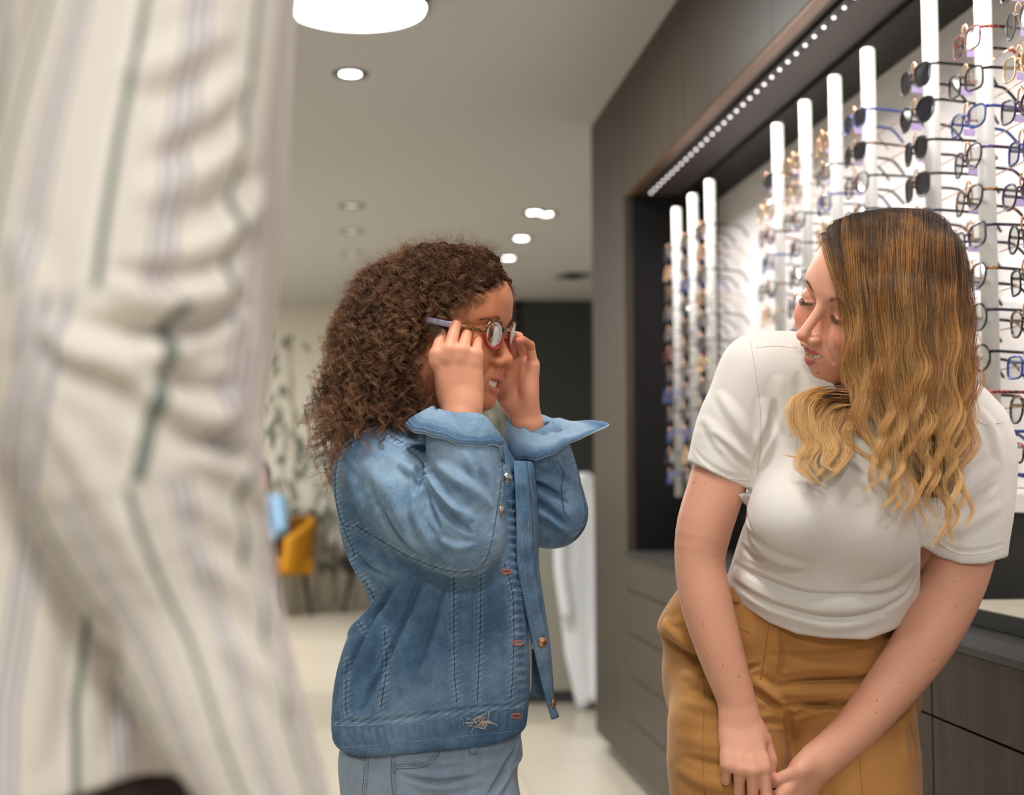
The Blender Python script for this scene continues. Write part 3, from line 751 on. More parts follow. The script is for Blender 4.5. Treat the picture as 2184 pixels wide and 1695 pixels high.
# ------------------------------------------------------------------ heads (canonical centimetres: x right, y forward, z up, eyes at z=0)
def frame(fwd, up):
    f = unit(fwd); u = unit(np.asarray(up, float) - f * np.dot(f, up)); return np.column_stack([np.cross(f, u), f, u])
def head_ops(Fd, kid=False, open_=.3, smile=1.0, wide=2.65, lipr=1.0):
    e = Fd.ell; c = Fd.chain
    e((0, -1.2, 3.8), (7.3, 9.0, 7.4)); e((0, 3.0 + .3 * kid, 3.7 + .5 * kid), (6.5, 6.45, 5.9), 1.5); e((0, 2.3, -2.3), (6.1, 6.0, 6.6), 1.8)
    jw = .92 if kid else 1
    c([(-5.0 * jw, -.2, -5.9), (-3.7 * jw, 4.2, -8.4), (-1.2, 7.0, -9.8), (1.2, 7.0, -9.8), (3.7 * jw, 4.2, -8.4), (5.0 * jw, -.2, -5.9)], [2.0, 1.9, 1.45, 1.45, 1.9, 2.0], 2.2, n=14)
    e((0, 3.2, -7.4), (4.4, 4.6, 2.6), 1.6)
    e((0, 7.75 if kid else 8.0, -9.75), (1.5, 1.3, 1.25), 1.2)
    for s in (-1, 1):
        if kid: e((s * 3.3, 5.4, -4.3), (2.9, 2.9, 3.3), 2.2)
        else: e((s * 3.4, 5.0, -4.6), (2.5, 2.7, 3.2), 2.2)
        c([(s * 5.0, 6.1, 1.8), (s * 3.5, 7.5, 2.2), (s * 1.2, 8.0, 1.8)], [.8, .8, .7], 2.0)
        e((s * 3.15, 9.75, -.1), (1.7, 1.5, 1.1), 1.3, True)
        e((s * 3.15, 7.3, .0), (1.75, 1.3, 1.25), .5)
        c([(s * 1.95, 8.3, -.3), (s * 3.1, 8.66, -.75), (s * 4.3, 7.95, -.35)], [.14, .17, .12], .3)
        c([(s * 1.9, 8.75, .62), (s * 3.1, 8.98, .98), (s * 4.5, 8.1, .6)], [.08, .10, .08], .3, True)
        c([(s * 1.95, 8.75, -.55), (s * 3.1, 8.95, -.98), (s * 4.4, 8.1, -.62)], [.05, .05, .05], .5, True)
        e((s * 4.5, 5.6, -2.2), (1.9, 2.0, 1.8), 1.8); e((s * 3.75, 6.75, -3.4), (1.8, 1.6, 1.7), 1.6)
        if kid: continue
        # ear
        R = np.column_stack([unit((1, -.35 * s, 0)), unit((.35 * s, 1, 0)), (0, 0, 1)])
        e((s * 7.2, -1.0, -.9), (.55, 1.7, 3.0), .5, R=R); e((s * 7.9, -.9, -.6), (.45, 1.0, 1.9), .3, True, R=R)
    if kid:
        c([(0, 8.1, .8), (0, 8.9, -1.5), (0, 10.1, -3.4)], [.75, .8, .95], 1.1); e((0, 10.3, -3.75), (1.05, .9, .85), .6)
        for s in (-1, 1): e((s * 1.4, 9.45, -4.05), (.9, 1.0, .75), .5); e((s * .75, 9.95, -4.8), (.42, .6, .42), .2, True)
        c([(0, 9.8, -4.3), (0, 8.9, -5.1)], [.45, .4], .5)
    else:
        c([(0, 8.2, .8), (0, 9.6, -1.6), (0, 11.1, -3.8)], [.66, .68, .72], 1.0); e((0, 11.25, -4.0), (.78, .68, .66), .5)
        for s in (-1, 1): e((s * 1.1, 9.95, -4.4), (.78, 1.0, .7), .45); e((s * .6, 10.6, -4.98), (.32, .6, .35), .18, True)
        c([(0, 10.7, -4.6), (0, 9.3, -5.2)], [.42, .42], .5)
    e((0, 6.9, -6.6), (3.5, 2.3, 3.0), 1.6)
    if kid: e((0, 7.6, -5.9), (2.4, 1.95, 1.1), .9)
    # mouth: opening between the lips, then the lips
    w = wide; up = .45 * smile; ym = 7.75 - (wide - 2.65) * .9
    zc = -7.0
    fw = .35 if kid else 0.0
    pts_u = [(-w, ym, zc + up), (-1.4, 8.9 + fw, zc + .20 + open_ * .35 + up * .22), (-.4, 9.32 + fw, zc + .32 + open_ * .4), (0, 9.3 + fw, zc + .22 + open_ * .4), (.4, 9.32 + fw, zc + .32 + open_ * .4), (1.4, 8.9 + fw, zc + .20 + open_ * .35 + up * .22), (w, ym, zc + up)]
    pts_l = [(-w, ym, zc + up - .1), (-1.4, 8.7, zc - .42 - open_ * .8 + up * .22), (0, 9.1, zc - .6 - open_ * 1.05), (1.4, 8.7, zc - .42 - open_ * .8 + up * .22), (w, ym, zc + up - .1)]
    pts_m = [(-w * .93, ym + .15, zc + up - .02), (-1.4, 9.0, zc - .05 - open_ * .25 + up * .22), (0, 9.5, zc - .12 - open_ * .35), (1.4, 9.0, zc - .05 - open_ * .25 + up * .22), (w * .93, ym + .15, zc + up - .02)]
    lu, ll = np.array([.16, .36, .42, .40, .42, .36, .16]) * lipr, np.array([.16, .42, .55, .42, .16]) * lipr; c(pts_u, lu, .3, n=15); c(pts_l, ll, .35, n=13)
    c([(0, 8.4, -9.0)] * 2, [.3, .3], .6, True)
    c(pts_m, [.06, .10 + open_ * .42, .12 + open_ * .55, .10 + open_ * .42, .06], .12, True, n=13)
    if open_ > .2: c([(p[0] * .95, p[1] - .9, p[2]) for p in pts_m], [.1, open_ * .5 + .1, open_ * .55 + .12, open_ * .5 + .1, .1], .2, True, n=13)
    c([(0, 9.55, -5.5), (0, 9.55, -6.2)], [.14, .16], .35, True)
    for s in (-1, 1):
        c([(s * 1.95, 8.9, -4.5), (s * 2.75, 8.55, -5.6), (s * 3.45, 7.9, -6.9)], [.06, .09, .06], .55 , True)
    return dict(u=pts_u, l=pts_l, m=pts_m, lu=lu, ll=ll)
def head_paint(v, T, info, base, lip, brow=None, blush=None):
    R, o, s = T; q = ((v - o) @ R) / s
    C = np.tile(lin(base), (len(v), 1))
    def blend(m, c): 
        nonlocal C; C = C * (1 - m[:, None]) + lin(c) * m[:, None]
    if blush is not None:
        for sx in (-1, 1):
            d = np.linalg.norm((q - [sx * 4.3, 7.4, -3.2]) / [2.2, 2.4, 2.0], axis=1); blend(.65 * (1 - sstep(.3, 1.3, d)), blush)
        d = np.linalg.norm((q - [0, 11.3, -4.2]) / [1.4, 1.5, 1.2], axis=1); blend(.45 * (1 - sstep(.3, 1.2, d)), blush)
    def cd(pts, rr):
        P_ = spline(np.column_stack([pts, rr]), 25); d = np.full(len(q), 9.); 
        near = (q[:, 1] > 6) & (q[:, 2] < -4.5) & (q[:, 2] > -10)
        qq = q[near]; dd = np.full(len(qq), 9.)
        for i in range(24):
            a, b = P_[i, :3], P_[i + 1, :3]; ab = b - a; t = np.clip(((qq - a) @ ab) / (ab @ ab), 0, 1); w = qq - a - t[:, None] * ab
            dd = np.minimum(dd, np.linalg.norm(w, axis=1) - (P_[i, 3] + (P_[i + 1, 3] - P_[i, 3]) * t))
        d[near] = dd; return d
    m = np.maximum(1 - sstep(.0, .14, cd(info['u'], info['lu'])), 1 - sstep(.0, .14, cd(info['l'], info['ll'])))
    blend(m * .9, lip)
    # inside of the mouth
    inn = (np.abs(q[:, 0]) < 2.6) & (q[:, 1] > 5) & (q[:, 1] < 8.7 - .12 * q[:, 0] ** 2) & (np.abs(q[:, 2] + 7.2) < .9)
    C[inn] = lin((90, 30, 28))
    return C, q

# ------------------------------------------------------------------ hands (canonical centimetres: x thumb side, y fingers, z back of the hand)
def hand_ops(Fd, T, fl, thumb, splay=(.10, .02, -.05, -.14), fat=1.0, wr=2.3):
    """fl: four (mcp, pip, dip) flexions in degrees, index to little finger; thumb: CMC, MCP, IP, tip points"""
    old = Fd.T; Fd.T = T; tips = []
    mcp = np.array([(2.7, 9.3, .1), (.9, 9.7, .35), (-.95, 9.3, .25), (-2.7, 8.5, -.1)]); car = np.array([(1.5, .8, 0), (.6, .8, .1), (-.4, .8, .1), (-1.4, .8, -.05)])
    ln = [(4.3, 2.5, 2.0), (4.7, 2.9, 2.1), (4.3, 2.7, 2.1), (3.4, 2.0, 1.8)]; rs = [(.98, .84, .72, .58), (1.0, .86, .74, .6), (.95, .82, .7, .57), (.86, .72, .62, .5)]
    for i in range(4):
        Fd.chain([car[i], (car[i] + mcp[i]) / 2 + (0, 0, -.15), mcp[i] + (0, -.2, -.15)], [1.25 * fat, 1.2 * fat, 1.0 * fat], 1.3)
    Fd.ell((2.1, 4.2, -1.0), (1.6 * fat, 3.0, 1.4 * fat), 1.2); Fd.ell((-1.9, 4.0, -.9), (1.3 * fat, 3.2, 1.2 * fat), 1.2)
    for i in range(4):
        a, p = 0.0, mcp[i].astype(float); pts = [p.copy()]; lat = np.array([math.cos(splay[i]), -math.sin(splay[i]), 0]); f0 = np.array([math.sin(splay[i]), math.cos(splay[i]), 0])
        for q in range(3):
            a += rad(fl[i][q]); d = f0 * math.cos(a) + np.array([0, 0, -1.]) * math.sin(a); p = p + d * ln[i][q]; pts.append(p.copy())
        r = np.array(rs[i]) * fat
        Fd.cap(pts[0] - f0 * 1.2, pts[0], r[0] * .95, r[0] * 1.02, .9)
        Fd.chain(pts, r, .22)
        nrm = -np.cross(lat, d); nrm = nrm if nrm[2] > 0 or True else -nrm
        Fd.ell(pts[1], (r[1] * 1.03,) * 3, .35)
        tips.append((Fd.pt(pts[-1]), Fd.pt(pts[-1] - d * 1.0), T[0] @ unit(np.cross(lat, d)), T[0] @ d, T[0] @ lat, r[3] * T[2]))
    th = np.asarray(thumb, float)
    Fd.cap(th[0], th[1], 1.45 * fat, 1.1 * fat, 1.3); Fd.chain(th[1:], [1.08 * fat, .98 * fat, .68 * fat], .25)
    d = unit(th[3] - th[2]); tips.append((Fd.pt(th[3]), Fd.pt(th[3] - d * .8), None, T[0] @ d, None, .7 * T[2]))
    Fd.chain([(0, -1.5, -.1), (0, 1.2, -.1)], [wr * fat * 1.05, wr * fat * 1.12], 1.2, flat=((0, 0, 1), 1.28))
    Fd.T = old
    return tips
def nail_mesh(tips, up_hint, mb):
    for (tip, base, n, d, lat, r) in tips:
        if n is None: continue
        if np.dot(n, up_hint) < 0: n = -n
        G = []
        for i in range(6):
            u = i / 5; row = []
            for k in range(7):
                a = (k - 3) / 3 * .95; c = base + d * (r * (-.3 + 1.75 * u)); ww = r * .86 * (1 - .25 * abs(2 * u - 1) ** 3)
                row.append(c + lat * math.sin(a) * ww + n * (math.cos(a) * r * .32 + r * .66 - .12 * r * u * u))
            G.append(row)
        v, f = shell(np.array(G), r * .08); mb.add(to_world(v), f)

# ------------------------------------------------------------------ hair
def add_hair(name, strands, radius, m, parent=None, tip=.25, tone=None):
    """strands (N,K,3) in view metres"""
    st = np.asarray(strands, np.float32); N, K, _ = st.shape
    c = bpy.data.hair_curves.new(name); c.add_curves([K] * N)
    w = to_world(st.reshape(-1, 3)).astype(np.float32); c.position_data.foreach_set('vector', w.ravel())
    ra = c.attributes.new('radius', 'FLOAT', 'POINT') if 'radius' not in c.attributes else c.attributes['radius']
    pr = np.linspace(0, 1, K); prof = radius * (1 - (1 - tip) * pr ** 2)
    ra.data.foreach_set('value', np.tile(prof, N).astype(np.float32))
    tn = c.attributes.new('tone', 'FLOAT', 'CURVE'); tn.data.foreach_set('value', np.zeros(N, np.float32) if tone is None else np.asarray(tone, np.float32))
    c.materials.append(m)
    o = bpy.data.objects.new(name, c); COL.objects.link(o)
    if parent is not None: o.parent = parent
    return o
def hair_mat(name, stops, rough=.5, spec=.25, var=.35, noise=14):
    """stops: colours along the strand from root to tip"""
    m, t, b = nmat(name, rough=rough, spec=spec)
    hi = t.n('ShaderNodeHairInfo'); n = t.noise(t.coord('Object'), noise, 3, .6)
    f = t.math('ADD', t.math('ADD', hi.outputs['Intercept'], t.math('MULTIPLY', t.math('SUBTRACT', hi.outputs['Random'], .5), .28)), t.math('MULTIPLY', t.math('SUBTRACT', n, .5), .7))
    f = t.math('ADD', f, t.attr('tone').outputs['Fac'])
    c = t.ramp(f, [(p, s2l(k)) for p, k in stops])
    r = t.math('ADD', t.math('MULTIPLY', hi.outputs['Random'], var * 2), 1 - var)
    mm = t.n('ShaderNodeVectorMath', _operation='SCALE'); t.l(c, mm.inputs[0]); t.l(r, mm.inputs['Scale']); t.l(mm.outputs[0], b.inputs['Base Color'])
    b.inputs['Sheen Weight'].default_value = .0
    return m

def caster(v, q):
    """hit(px,py) -> point on the mesh seen from the photograph's side, in view metres"""
    t = BVHTree.FromPolygons([tuple(p) for p in v], [tuple(map(int, f)) for f in q])
    def hit(px, py, lift=0.0):
        d = Vector(((px - CX) / F, -(py - CY) / F, -1.0)); L, n, i, dist = t.ray_cast(Vector((0, 0, 0)), d.normalized())
        if L is None: 
            L, n, i, dist = t.find_nearest(Vector(V(px, py, 0)))
        L = np.array(L); n = np.array(n)
        if n @ L > 0: n = -n
        return L + n * lift, n
    return hit
def seam(hit, pts, r, mb, lift=.0004, step=5, flat=None, n=6):
    """a raised line following the cloth under the pixel polyline pts"""
    p = spline(np.array(pts, float), max(3, int(np.linalg.norm(np.diff(pts, axis=0), axis=1).sum() / step)))
    q = [hit(a, b, lift)[0] for a, b in p]; q = np.array(q)
    for _ in range(2): q[1:-1] = (q[:-2] + 2 * q[1:-1] + q[2:]) / 4
    z = q[:, 2]; 
    mb.tube(to_world(q), r, n)
    return q
def stitches(hit, pts, mb, L=4.2, gap=2.2, r=.00030, lift=.0006):
    p = np.array(pts, float); tot = np.linalg.norm(np.diff(p, axis=0), axis=1).sum(); s_ = spline(p, max(4, int(tot)))
    i = 0
    while i + L < len(s_):
        a, b = s_[int(i)], s_[int(i + L)]; A, B = hit(a[0], a[1], lift)[0], hit(b[0], b[1], lift)[0]
        if np.linalg.norm(A - B) < .008: mb.tube(to_world(np.array([A, B])), r, 4)
        i += L + gap

def normals(v, q):
    n = np.cross(v[q[:, 2]] - v[q[:, 0]], v[q[:, 3]] - v[q[:, 1]]); o = np.zeros_like(v)
    for k in range(4): np.add.at(o, q[:, k], n)
    return o / (np.linalg.norm(o, axis=1)[:, None] + 1e-12)
def folds(v, q, lst, sc=None, px_scale=1.0, up=None):
    """push the cloth out (or in) along pixel polylines that are first dropped onto the surface. items: (points, width px, height px)"""
    sc = sc or S; hit = caster(v, q); N = normals(v, q)
    if (N[:, 2].sum()) < 0 and False: N = -N
    c = v.mean(0); 
    if ((v - c) * N).sum() < 0: N = -N
    D = np.zeros(len(v))
    for pts, w, h in lst:
        n = max(6, int(np.linalg.norm(np.diff(np.array(pts, float), axis=0), axis=1).sum() / (w * .5))); P_ = spline(np.array(pts, float), n)
        L = np.array([hit(a, b)[0] for a, b in P_])
        for _ in range(3): L[1:-1, 2] = (L[:-2, 2] + 2 * L[1:-1, 2] + L[2:, 2]) / 4
        ww, hh = w * sc, h * sc; lo, hi = L.min(0) - 3.2 * ww, L.max(0) + 3.2 * ww
        idx = np.nonzero(((v > lo) & (v < hi)).all(1))[0]; x = v[idx]; best = np.full(len(idx), 9.); tb = np.zeros(len(idx)); sg = np.zeros(len(idx))
        for i in range(n - 1):
            a, ab = L[i], L[i + 1] - L[i]; l2 = ab @ ab + 1e-12; t = np.clip(((x - a) @ ab) / l2, 0, 1); r = x - a - t[:, None] * ab; d = np.linalg.norm(r, axis=1); m = d < best
            best[m] = d[m]; tb[m] = (i + t[m]) / (n - 1); s_ = np.sign(ab[0] * r[:, 1] - ab[1] * r[:, 0]); sg[m] = s_[m]
        taper = np.sin(np.clip(tb, 0, 1) * PI) ** .6; W_ = ww * (.55 + .45 * taper); s = best / W_
        D[idx] += hh * taper * (np.exp(-s * s) - .32 * np.exp(-((s - 1.7) / .8) ** 2))
    return v + N * D[:, None]

def teeth_band(T, wid, sp, y0, curve, z0, zc_, hgt, x1=2.6):
    """upper row of teeth as one curved band with a bulge per tooth; canonical centimetres"""
    X = np.linspace(-x1, x1, 121); G = []
    for u in np.linspace(0, 1, 12):
        row = []
        for x in X:
            b = abs(math.cos(PI * (x / sp))) ** .45 if True else 0; low = z0 + zc_ * x * x - hgt * (.5 + .5 * (.93 + .07 * b))
            z = z0 + zc_ * x * x + hgt * .5 * 1.0 + (low - z0 - zc_ * x * x - hgt * .5) * u; y = y0 - curve * x * x + .06 * b * math.sin(PI * min(1, .25 + u * .9)) ** .5 - .10 * u ** 4
            row.append(hd(T, (x, y, z)))
        G.append(row)
    return shell(np.array(G), -.0012)
# ================================================================== the child
def LF(fd, rows, k=.02, pw=2.0):
    """stack of rings: (py, x_left, x_right, w_centre, w_half) in pixels"""
    secs = []
    for (py, xl, xr, wc, wh) in rows:
        c = V((xl + xr) / 2, py, wc); sc = -c[2] / F
        secs.append((c[1], c[0], -c[2], (xr - xl) / 2 * sc, wh * S))
    return fd.loft((0, 1, 0), (1, 0, 0), secs, k, pw=pw)
def CH(fd, pts, k=.01, sub=False, n=None, flat=None):
    """chain of (px, py, w, radius_px)"""
    return fd.chain([V(*p[:3]) for p in pts], [p[3] * S for p in pts], k, sub, flat, n)
def EL(fd, px, py, w, r, k=.01, sub=False, R=None): return fd.ell(V(px, py, w), np.array(r) * S, k, sub, R)

M_skc = skin_mat('child_skin', .5, .12)
kid = thing('person', 'smiling child with big curly brown hair, blue denim jacket and round red glasses', 'person', tuple(P(920, 1500, 1.95) * (1, 1, 0)))
def kp(o): 
    o.parent = kid; o.matrix_parent_inverse = Matrix.Translation(-kid.location); return o
def hd(T, p): return T[0] @ np.asarray(p, float) * T[2] + T[1]
def child_body():
    f = Field(); T = (frame((.92, -.13, .37), (.02, 1, 0)), V(950, 698, 0), .0093)
    f.T = T; info = head_ops(f, kid=True, open_=.74, smile=2.2, wide=3.6); f.T = None
    CH(f, [(900, 800, 0, 78), (900, 900, 5, 66), (890, 980, 10, 80)], .02)
    LF(f, [(950, 800, 1000, 10, 90), (1050, 765, 1050, 10, 130), (1200, 790, 1070, 10, 120), (1400, 780, 1085, 10, 120), (1560, 745, 1085, 10, 130), (1680, 745, 1085, 10, 130)])
    CH(f, [(830, 1000, -100, 50), (985, 1160, -185, 45), (986, 1010, -175, 38), (982, 890, -152, 36)], .01)
    CH(f, [(1000, 1010, 120, 50), (1170, 1110, 160, 45), (1150, 1010, 135, 38), (1128, 905, 112, 34)], .01)
    # hands
    a = unit((-.14, 1, .0)); zb = unit(np.array((.02, 0.05, 1.0)) - a * (.05)); xt = np.cross(a, zb)      # right hand, back to the camera, thumb to the left
    xt = -np.abs(1) * unit(np.cross(zb, a)) * -1 if np.cross(zb, a)[0] < 0 else -unit(np.cross(zb, a))
    Tn = (np.column_stack([xt * 1.13, a, zb]), V(990, 876, -150), .0084)
    tips = hand_ops(f, Tn, [(42, 38, 18), (34, 36, 22), (44, 44, 18), (50, 48, 20)], [(1.8, 2.0, -1.2), (2.6, 5.0, -3.2), (2.2, 7.6, -4.6), (1.8, 9.8, -5.4)], splay=(-.34, -.36, -.34, -.26), fat=1.03, wr=2.2)
    a = unit((-.08, 1, .05)); zb = unit(np.array((.62, 0, -.78))); zb = unit(zb - a * (a @ zb)); xt = unit(np.cross(a, zb)); xt = xt if xt[0] < 0 else -xt
    Tf = (np.column_stack([xt * 1.05, a, zb]), V(1118, 885, 112), .0084)
    tips2 = hand_ops(f, Tf, [(28, 50, 30), (26, 52, 30), (24, 50, 30), (18, 42, 30)], [(1.8, 2.0, -1.2), (3.2, 4.8, -2.4), (3.6, 7.4, -3.0), (3.6, 9.4, -3.6)], fat=1.03, wr=2.2)
    for s_ in (-1, 1):   # legs
        CH(f, [(915 + s_ * 75, 1640, s_ * -50, 70), (915 + s_ * 75, 2150, s_ * -50, 48), (915 + s_ * 75, 2560, s_ * -50, 34), (915 + s_ * 75, 2650, s_ * -50, 38)], .02)
    o, v, q = build(f, .0014, 'body', M_skc, it=1)
    C, hc = head_paint(v, T, info, (196, 126, 88), (186, 104, 92), blush=(206, 116, 84))
    px = to_px(v)
    # lighter, pinker hands; palm side pinker
    hand = sstep(0, 25, -(px[:, 2] + 118)) * (px[:, 0] < 1035) + (px[:, 0] > 1030) * (px[:, 2] > 60)
    hand = np.clip(hand, 0, 1)[:, None] * (px[:, 1] > 650)[:, None]
    C = C * (1 - hand) + hand * lin((224, 158, 126))
    for tp, amt in ((tips + tips2, .7),):
        for t in tp:
            d = np.linalg.norm(v - t[0], axis=1); m = (amt * (1 - sstep(.004, .016, d)))[:, None]; C = C * (1 - m) + lin((232, 146, 124)) * m
    vcol(o, C); kp(o)
    mb = MB(); nail_mesh(tips[:4], np.array((0, .4, 1.)), mb); kp(obj('fingernails', mb.vf(), mat('child_nail', (236, 178, 160), .3)))
    # teeth
    vv, ff = teeth_band(T, 0, .80, 8.95, .17, -6.86, .06, 1.25)
    kp(obj('teeth', (to_world(vv), ff), mat('teeth', (240, 232, 218), .2)))
    return T, o, v, q, info
TK, kbody, kv, kq, kinfo = child_body()
def brow_lash(T, vq, parent_fn, colb, side_list, brow_pts, lash_pts, r=.00006, nb=150, lashn=60, lashlen=.75, lashdir=(0, .8, -.6)):
    rn = np.random.RandomState(4); mb_ = mat('brow_' + str(colb[0]), colb, .6); out = []
    tr = BVHTree.FromPolygons([tuple(x) for x in vq[0]], [tuple(map(int, x)) for x in vq[1]])
    def snap(b, off=.03):
        L, n, i, d = tr.find_nearest(Vector(hd(T, b))); L = np.array(L) + np.array(n) * 0; q_ = T[0].T @ (L - T[1]) / T[2]; return q_ + np.array([0, off, 0])
    for s_ in side_list:
        st = []; bp = spline(np.array(brow_pts, float) * [s_, 1, 1], 60)
        for i in range(nb):
            u = rn.rand(); j = int(u * 58); b = snap(bp[j] + rn.randn(3) * [.05, .02, .12 * (1 - .6 * u)]); d = unit(bp[j + 1] - bp[j]) * .55 + np.array([0, .05, .18 * (1 - 1.3 * u)]) + rn.randn(3) * .05
            st.append([hd(T, b + d * t) for t in np.linspace(0, 1, 5)])
        parent_fn(add_hair('eyebrow', np.array(st), r * 1.3, mb_))
        st = []; lp = spline(np.array(lash_pts, float) * [s_, 1, 1], 60)
        for i in range(lashn):
            u = (i + rn.rand()) / lashn; j = min(58, int(u * 58)); b = snap(lp[j], 0); d = unit(np.array(lashdir) * [0, 1, 1] + np.array([s_ * (u - .35) * .9, 0, 0]) + rn.randn(3) * .06)
            L = lashlen * (.7 + .5 * math.sin(u * 2.6)); st.append([hd(T, b + d * L * t + np.array([0, .0, .16]) * L * t * t) for t in np.linspace(0, 1, 6)])
        parent_fn(add_hair('eyelashes', np.array(st), r * 1.8, mat('lash_black', (20, 15, 13), .5)))
brow_lash(TK, (kv, kq), kp, (58, 38, 28), (-1, 1), [(1.2, 8.75, 1.7), (2.8, 8.75, 2.35), (4.8, 7.1, 1.9)], [(1.95, 8.35, -.35), (3.1, 8.8, -.8), (4.4, 8.0, -.35)], lashlen=.5)

# --- denim
def denim_mat(name, c1, c2, c3):
    m, t, b = nmat(name, rough=.85, spec=.2)
    v = t.coord('Object'); n = t.noise(v, 9, 5, .6); f = t.noise(v, 900, 2, .5); w = t.noise(v, 60, 4, .65)
    at = t.attr('wear_tone')
    x = t.math('ADD', t.math('MULTIPLY', n, .55), t.math('ADD', t.math('MULTIPLY', f, .34), t.math('MULTIPLY', w, .22)))
    x = t.math('ADD', x, t.math('MULTIPLY', at.outputs['Fac'], .30))
    t.l(t.ramp(x, [(.36, s2l(c1)), (.56, s2l(c2)), (.80, s2l(c3))]), b.inputs['Base Color'])
    t.bump(t.math('ADD', t.math('MULTIPLY', w, .8), f), .35, .0012, b); return m
M_den = denim_mat('jacket_denim', (40, 66, 94), (82, 114, 144), (142, 168, 190))
M_den2 = denim_mat('jacket_denim_worn', (72, 104, 136), (112, 140, 168), (154, 176, 196))
M_jean = denim_mat('pale_denim', (100, 120, 140), (134, 152, 170), (164, 178, 194))
M_thr = mat('pale_thread', (150, 172, 192), .8); M_thd = mat('navy_thread', (34, 54, 84), .85); M_tho = mat('orange_thread', (196, 110, 74), .8)
M_thb = mat('brown_thread', (112, 92, 78), .85)

def jacket():
    f = Field()
    LF(f, [(925, 800, 1010, 25, 70), (945, 755, 1062, 20, 110), (975, 726, 1088, 10, 142), (1030, 714, 1104, 5, 158), (1100, 722, 1112, 5, 158), (1180, 740, 1120, 0, 150), (1262, 782, 1126, 0, 148),
           (1300, 784, 1128, 0, 150), (1350, 745, 1131, 0, 158), (1440, 717, 1132, 0, 168), (1530, 708, 1126, 0, 168), (1574, 716, 1122, 0, 164)], pw=2.2)
    # sleeves
    CH(f, [(812, 1000, -70, 92), (890, 1075, -140, 98), (960, 1128, -178, 92), (992, 1146, -190, 76)], .03, n=12)
    CH(f, [(992, 1142, -190, 76), (994, 1060, -186, 76), (990, 1000, -180, 76), (986, 948, -172, 74)], .012, n=8)
    CH(f, [(1030, 1060, 110, 80), (1110, 1085, 150, 80), (1178, 1094, 158, 76)], .03, n=8)
    CH(f, [(1178, 1092, 158, 76), (1172, 1040, 150, 72), (1160, 985, 132, 68), (1150, 955, 122, 66)], .012, n=8)
    # neck opening and cuffs openings
    CH(f, [(905, 900, 0, 70), (930, 950, 10, 52)], .01, True)
    CH(f, [(980, 860, -150, 44), (985, 965, -172, 44)], .006, True); CH(f, [(1120, 880, 112, 42), (1152, 970, 125, 42)], .006, True)
    FL = [([(905, 1000), (925, 1030), (965, 1078), (1010, 1112)], 13, 13), ([(890, 1030), (884, 1085), (900, 1130), (930, 1180)], 12, 12), ([(925, 985), (968, 1020), (1015, 1050), (1048, 1085)], 13, 9),
          ([(775, 985), (830, 1050), (872, 1140), (930, 1198)], 20, 11), ([(852, 985), (882, 1008), (905, 1020)], 10, 11), ([(905, 1032), (915, 1080), (938, 1130)], 7, -11), ([(916, 1000), (945, 1042), (985, 1090)], 7, -9),
          ([(896, 985), (893, 1012), (884, 1060)], 8, -16), ([(925, 1058), (962, 1102), (1008, 1140)], 7, -9), ([(800, 1070), (842, 1135), (900, 1188)], 9, -8), ([(740, 1010), (770, 1080), (800, 1150)], 14, 7), ([(1010, 985), (1030, 1020), (1048, 1070)], 9, -6),
          ([(935, 1150), (975, 1168), (1020, 1160)], 9, 6), ([(985, 960), (1010, 1000), (1020, 1030)], 9, 5), ([(870, 1000), (905, 1014), (922, 1004)], 5, -9),
          ([(1090, 1040), (1150, 1052), (1215, 1105)], 12, 10), ([(1100, 1078), (1160, 1100), (1212, 1138)], 11, 10), ([(1095, 1005), (1145, 1018), (1205, 1050)], 12, 8), ([(1100, 1060), (1155, 1078), (1210, 1125)], 6, -10), ([(1100, 1024), (1150, 1034), (1212, 1075)], 6, -8), ([(1160, 960), (1190, 990), (1225, 1030)], 9, 5),
          ([(872, 1228), (838, 1285), (795, 1365), (748, 1455)], 16, 15), ([(915, 1236), (885, 1320), (838, 1420), (785, 1535)], 15, 12), ([(965, 1245), (935, 1350), (895, 1450)], 15, 8), ([(742, 1350), (772, 1325), (805, 1285)], 13, 10),
          ([(850, 1235), (812, 1300), (772, 1372), (728, 1448)], 9, -14), ([(895, 1238), (860, 1325), (815, 1428), (770, 1520)], 8, -13), ([(945, 1245), (908, 1368), (868, 1462)], 8, -7), ([(1000, 1236), (990, 1300), (992, 1400)], 12, 5),
          ([(748, 1190), (772, 1222), (800, 1262)], 9, 8), ([(760, 1180), (790, 1215), (830, 1232)], 7, -8), ([(1050, 1210), (1062, 1300), (1058, 1420)], 14, 5), ([(820, 1440), (830, 1480), (822, 1515)], 10, 6), ([(700, 1538), (780, 1538), (880, 1528), (980, 1514), (1060, 1506), (1130, 1500)], 5, -5)]
    for k_ in range(26): FL.append(([(716 + k_ * 15.6, 1546 - max(0, k_ - 6) * 1.9), (719 + k_ * 15.6, 1588 - max(0, k_ - 6) * 1.9)], 4.5, 2.6))
    for k_ in range(24): FL.append(([(1076 + k_ * 1.2, 1070 + k_ * 19), (1106 + k_ * 1.0, 1076 + k_ * 18.5)], 4.5, 2.6))
    def post(v, q):
        p = to_px(v)
        # slanted hem: pull the lower ring up towards the front
        lower = sstep(1460, 1575, p[:, 1]); v = v.copy(); v[:, 1] += lower * np.clip((p[:, 0] - 720) / 400, 0, 1) * 18 * S - lower * (1 - np.clip((p[:, 0] - 720) / 200, 0, 1)) * 14 * S
        # fine puckers everywhere
        nn = np.sin(v[:, 0] * 190 + 3 * np.sin(v[:, 1] * 70)) * np.sin(v[:, 1] * 160 + 2 * np.sin(v[:, 0] * 90)) * .0006
        v[:, 2] += nn; return folds(v, q, FL)
    o, v, q = build(f, .0020, 'denim_jacket', M_den, it=1, post=post); kp(o)
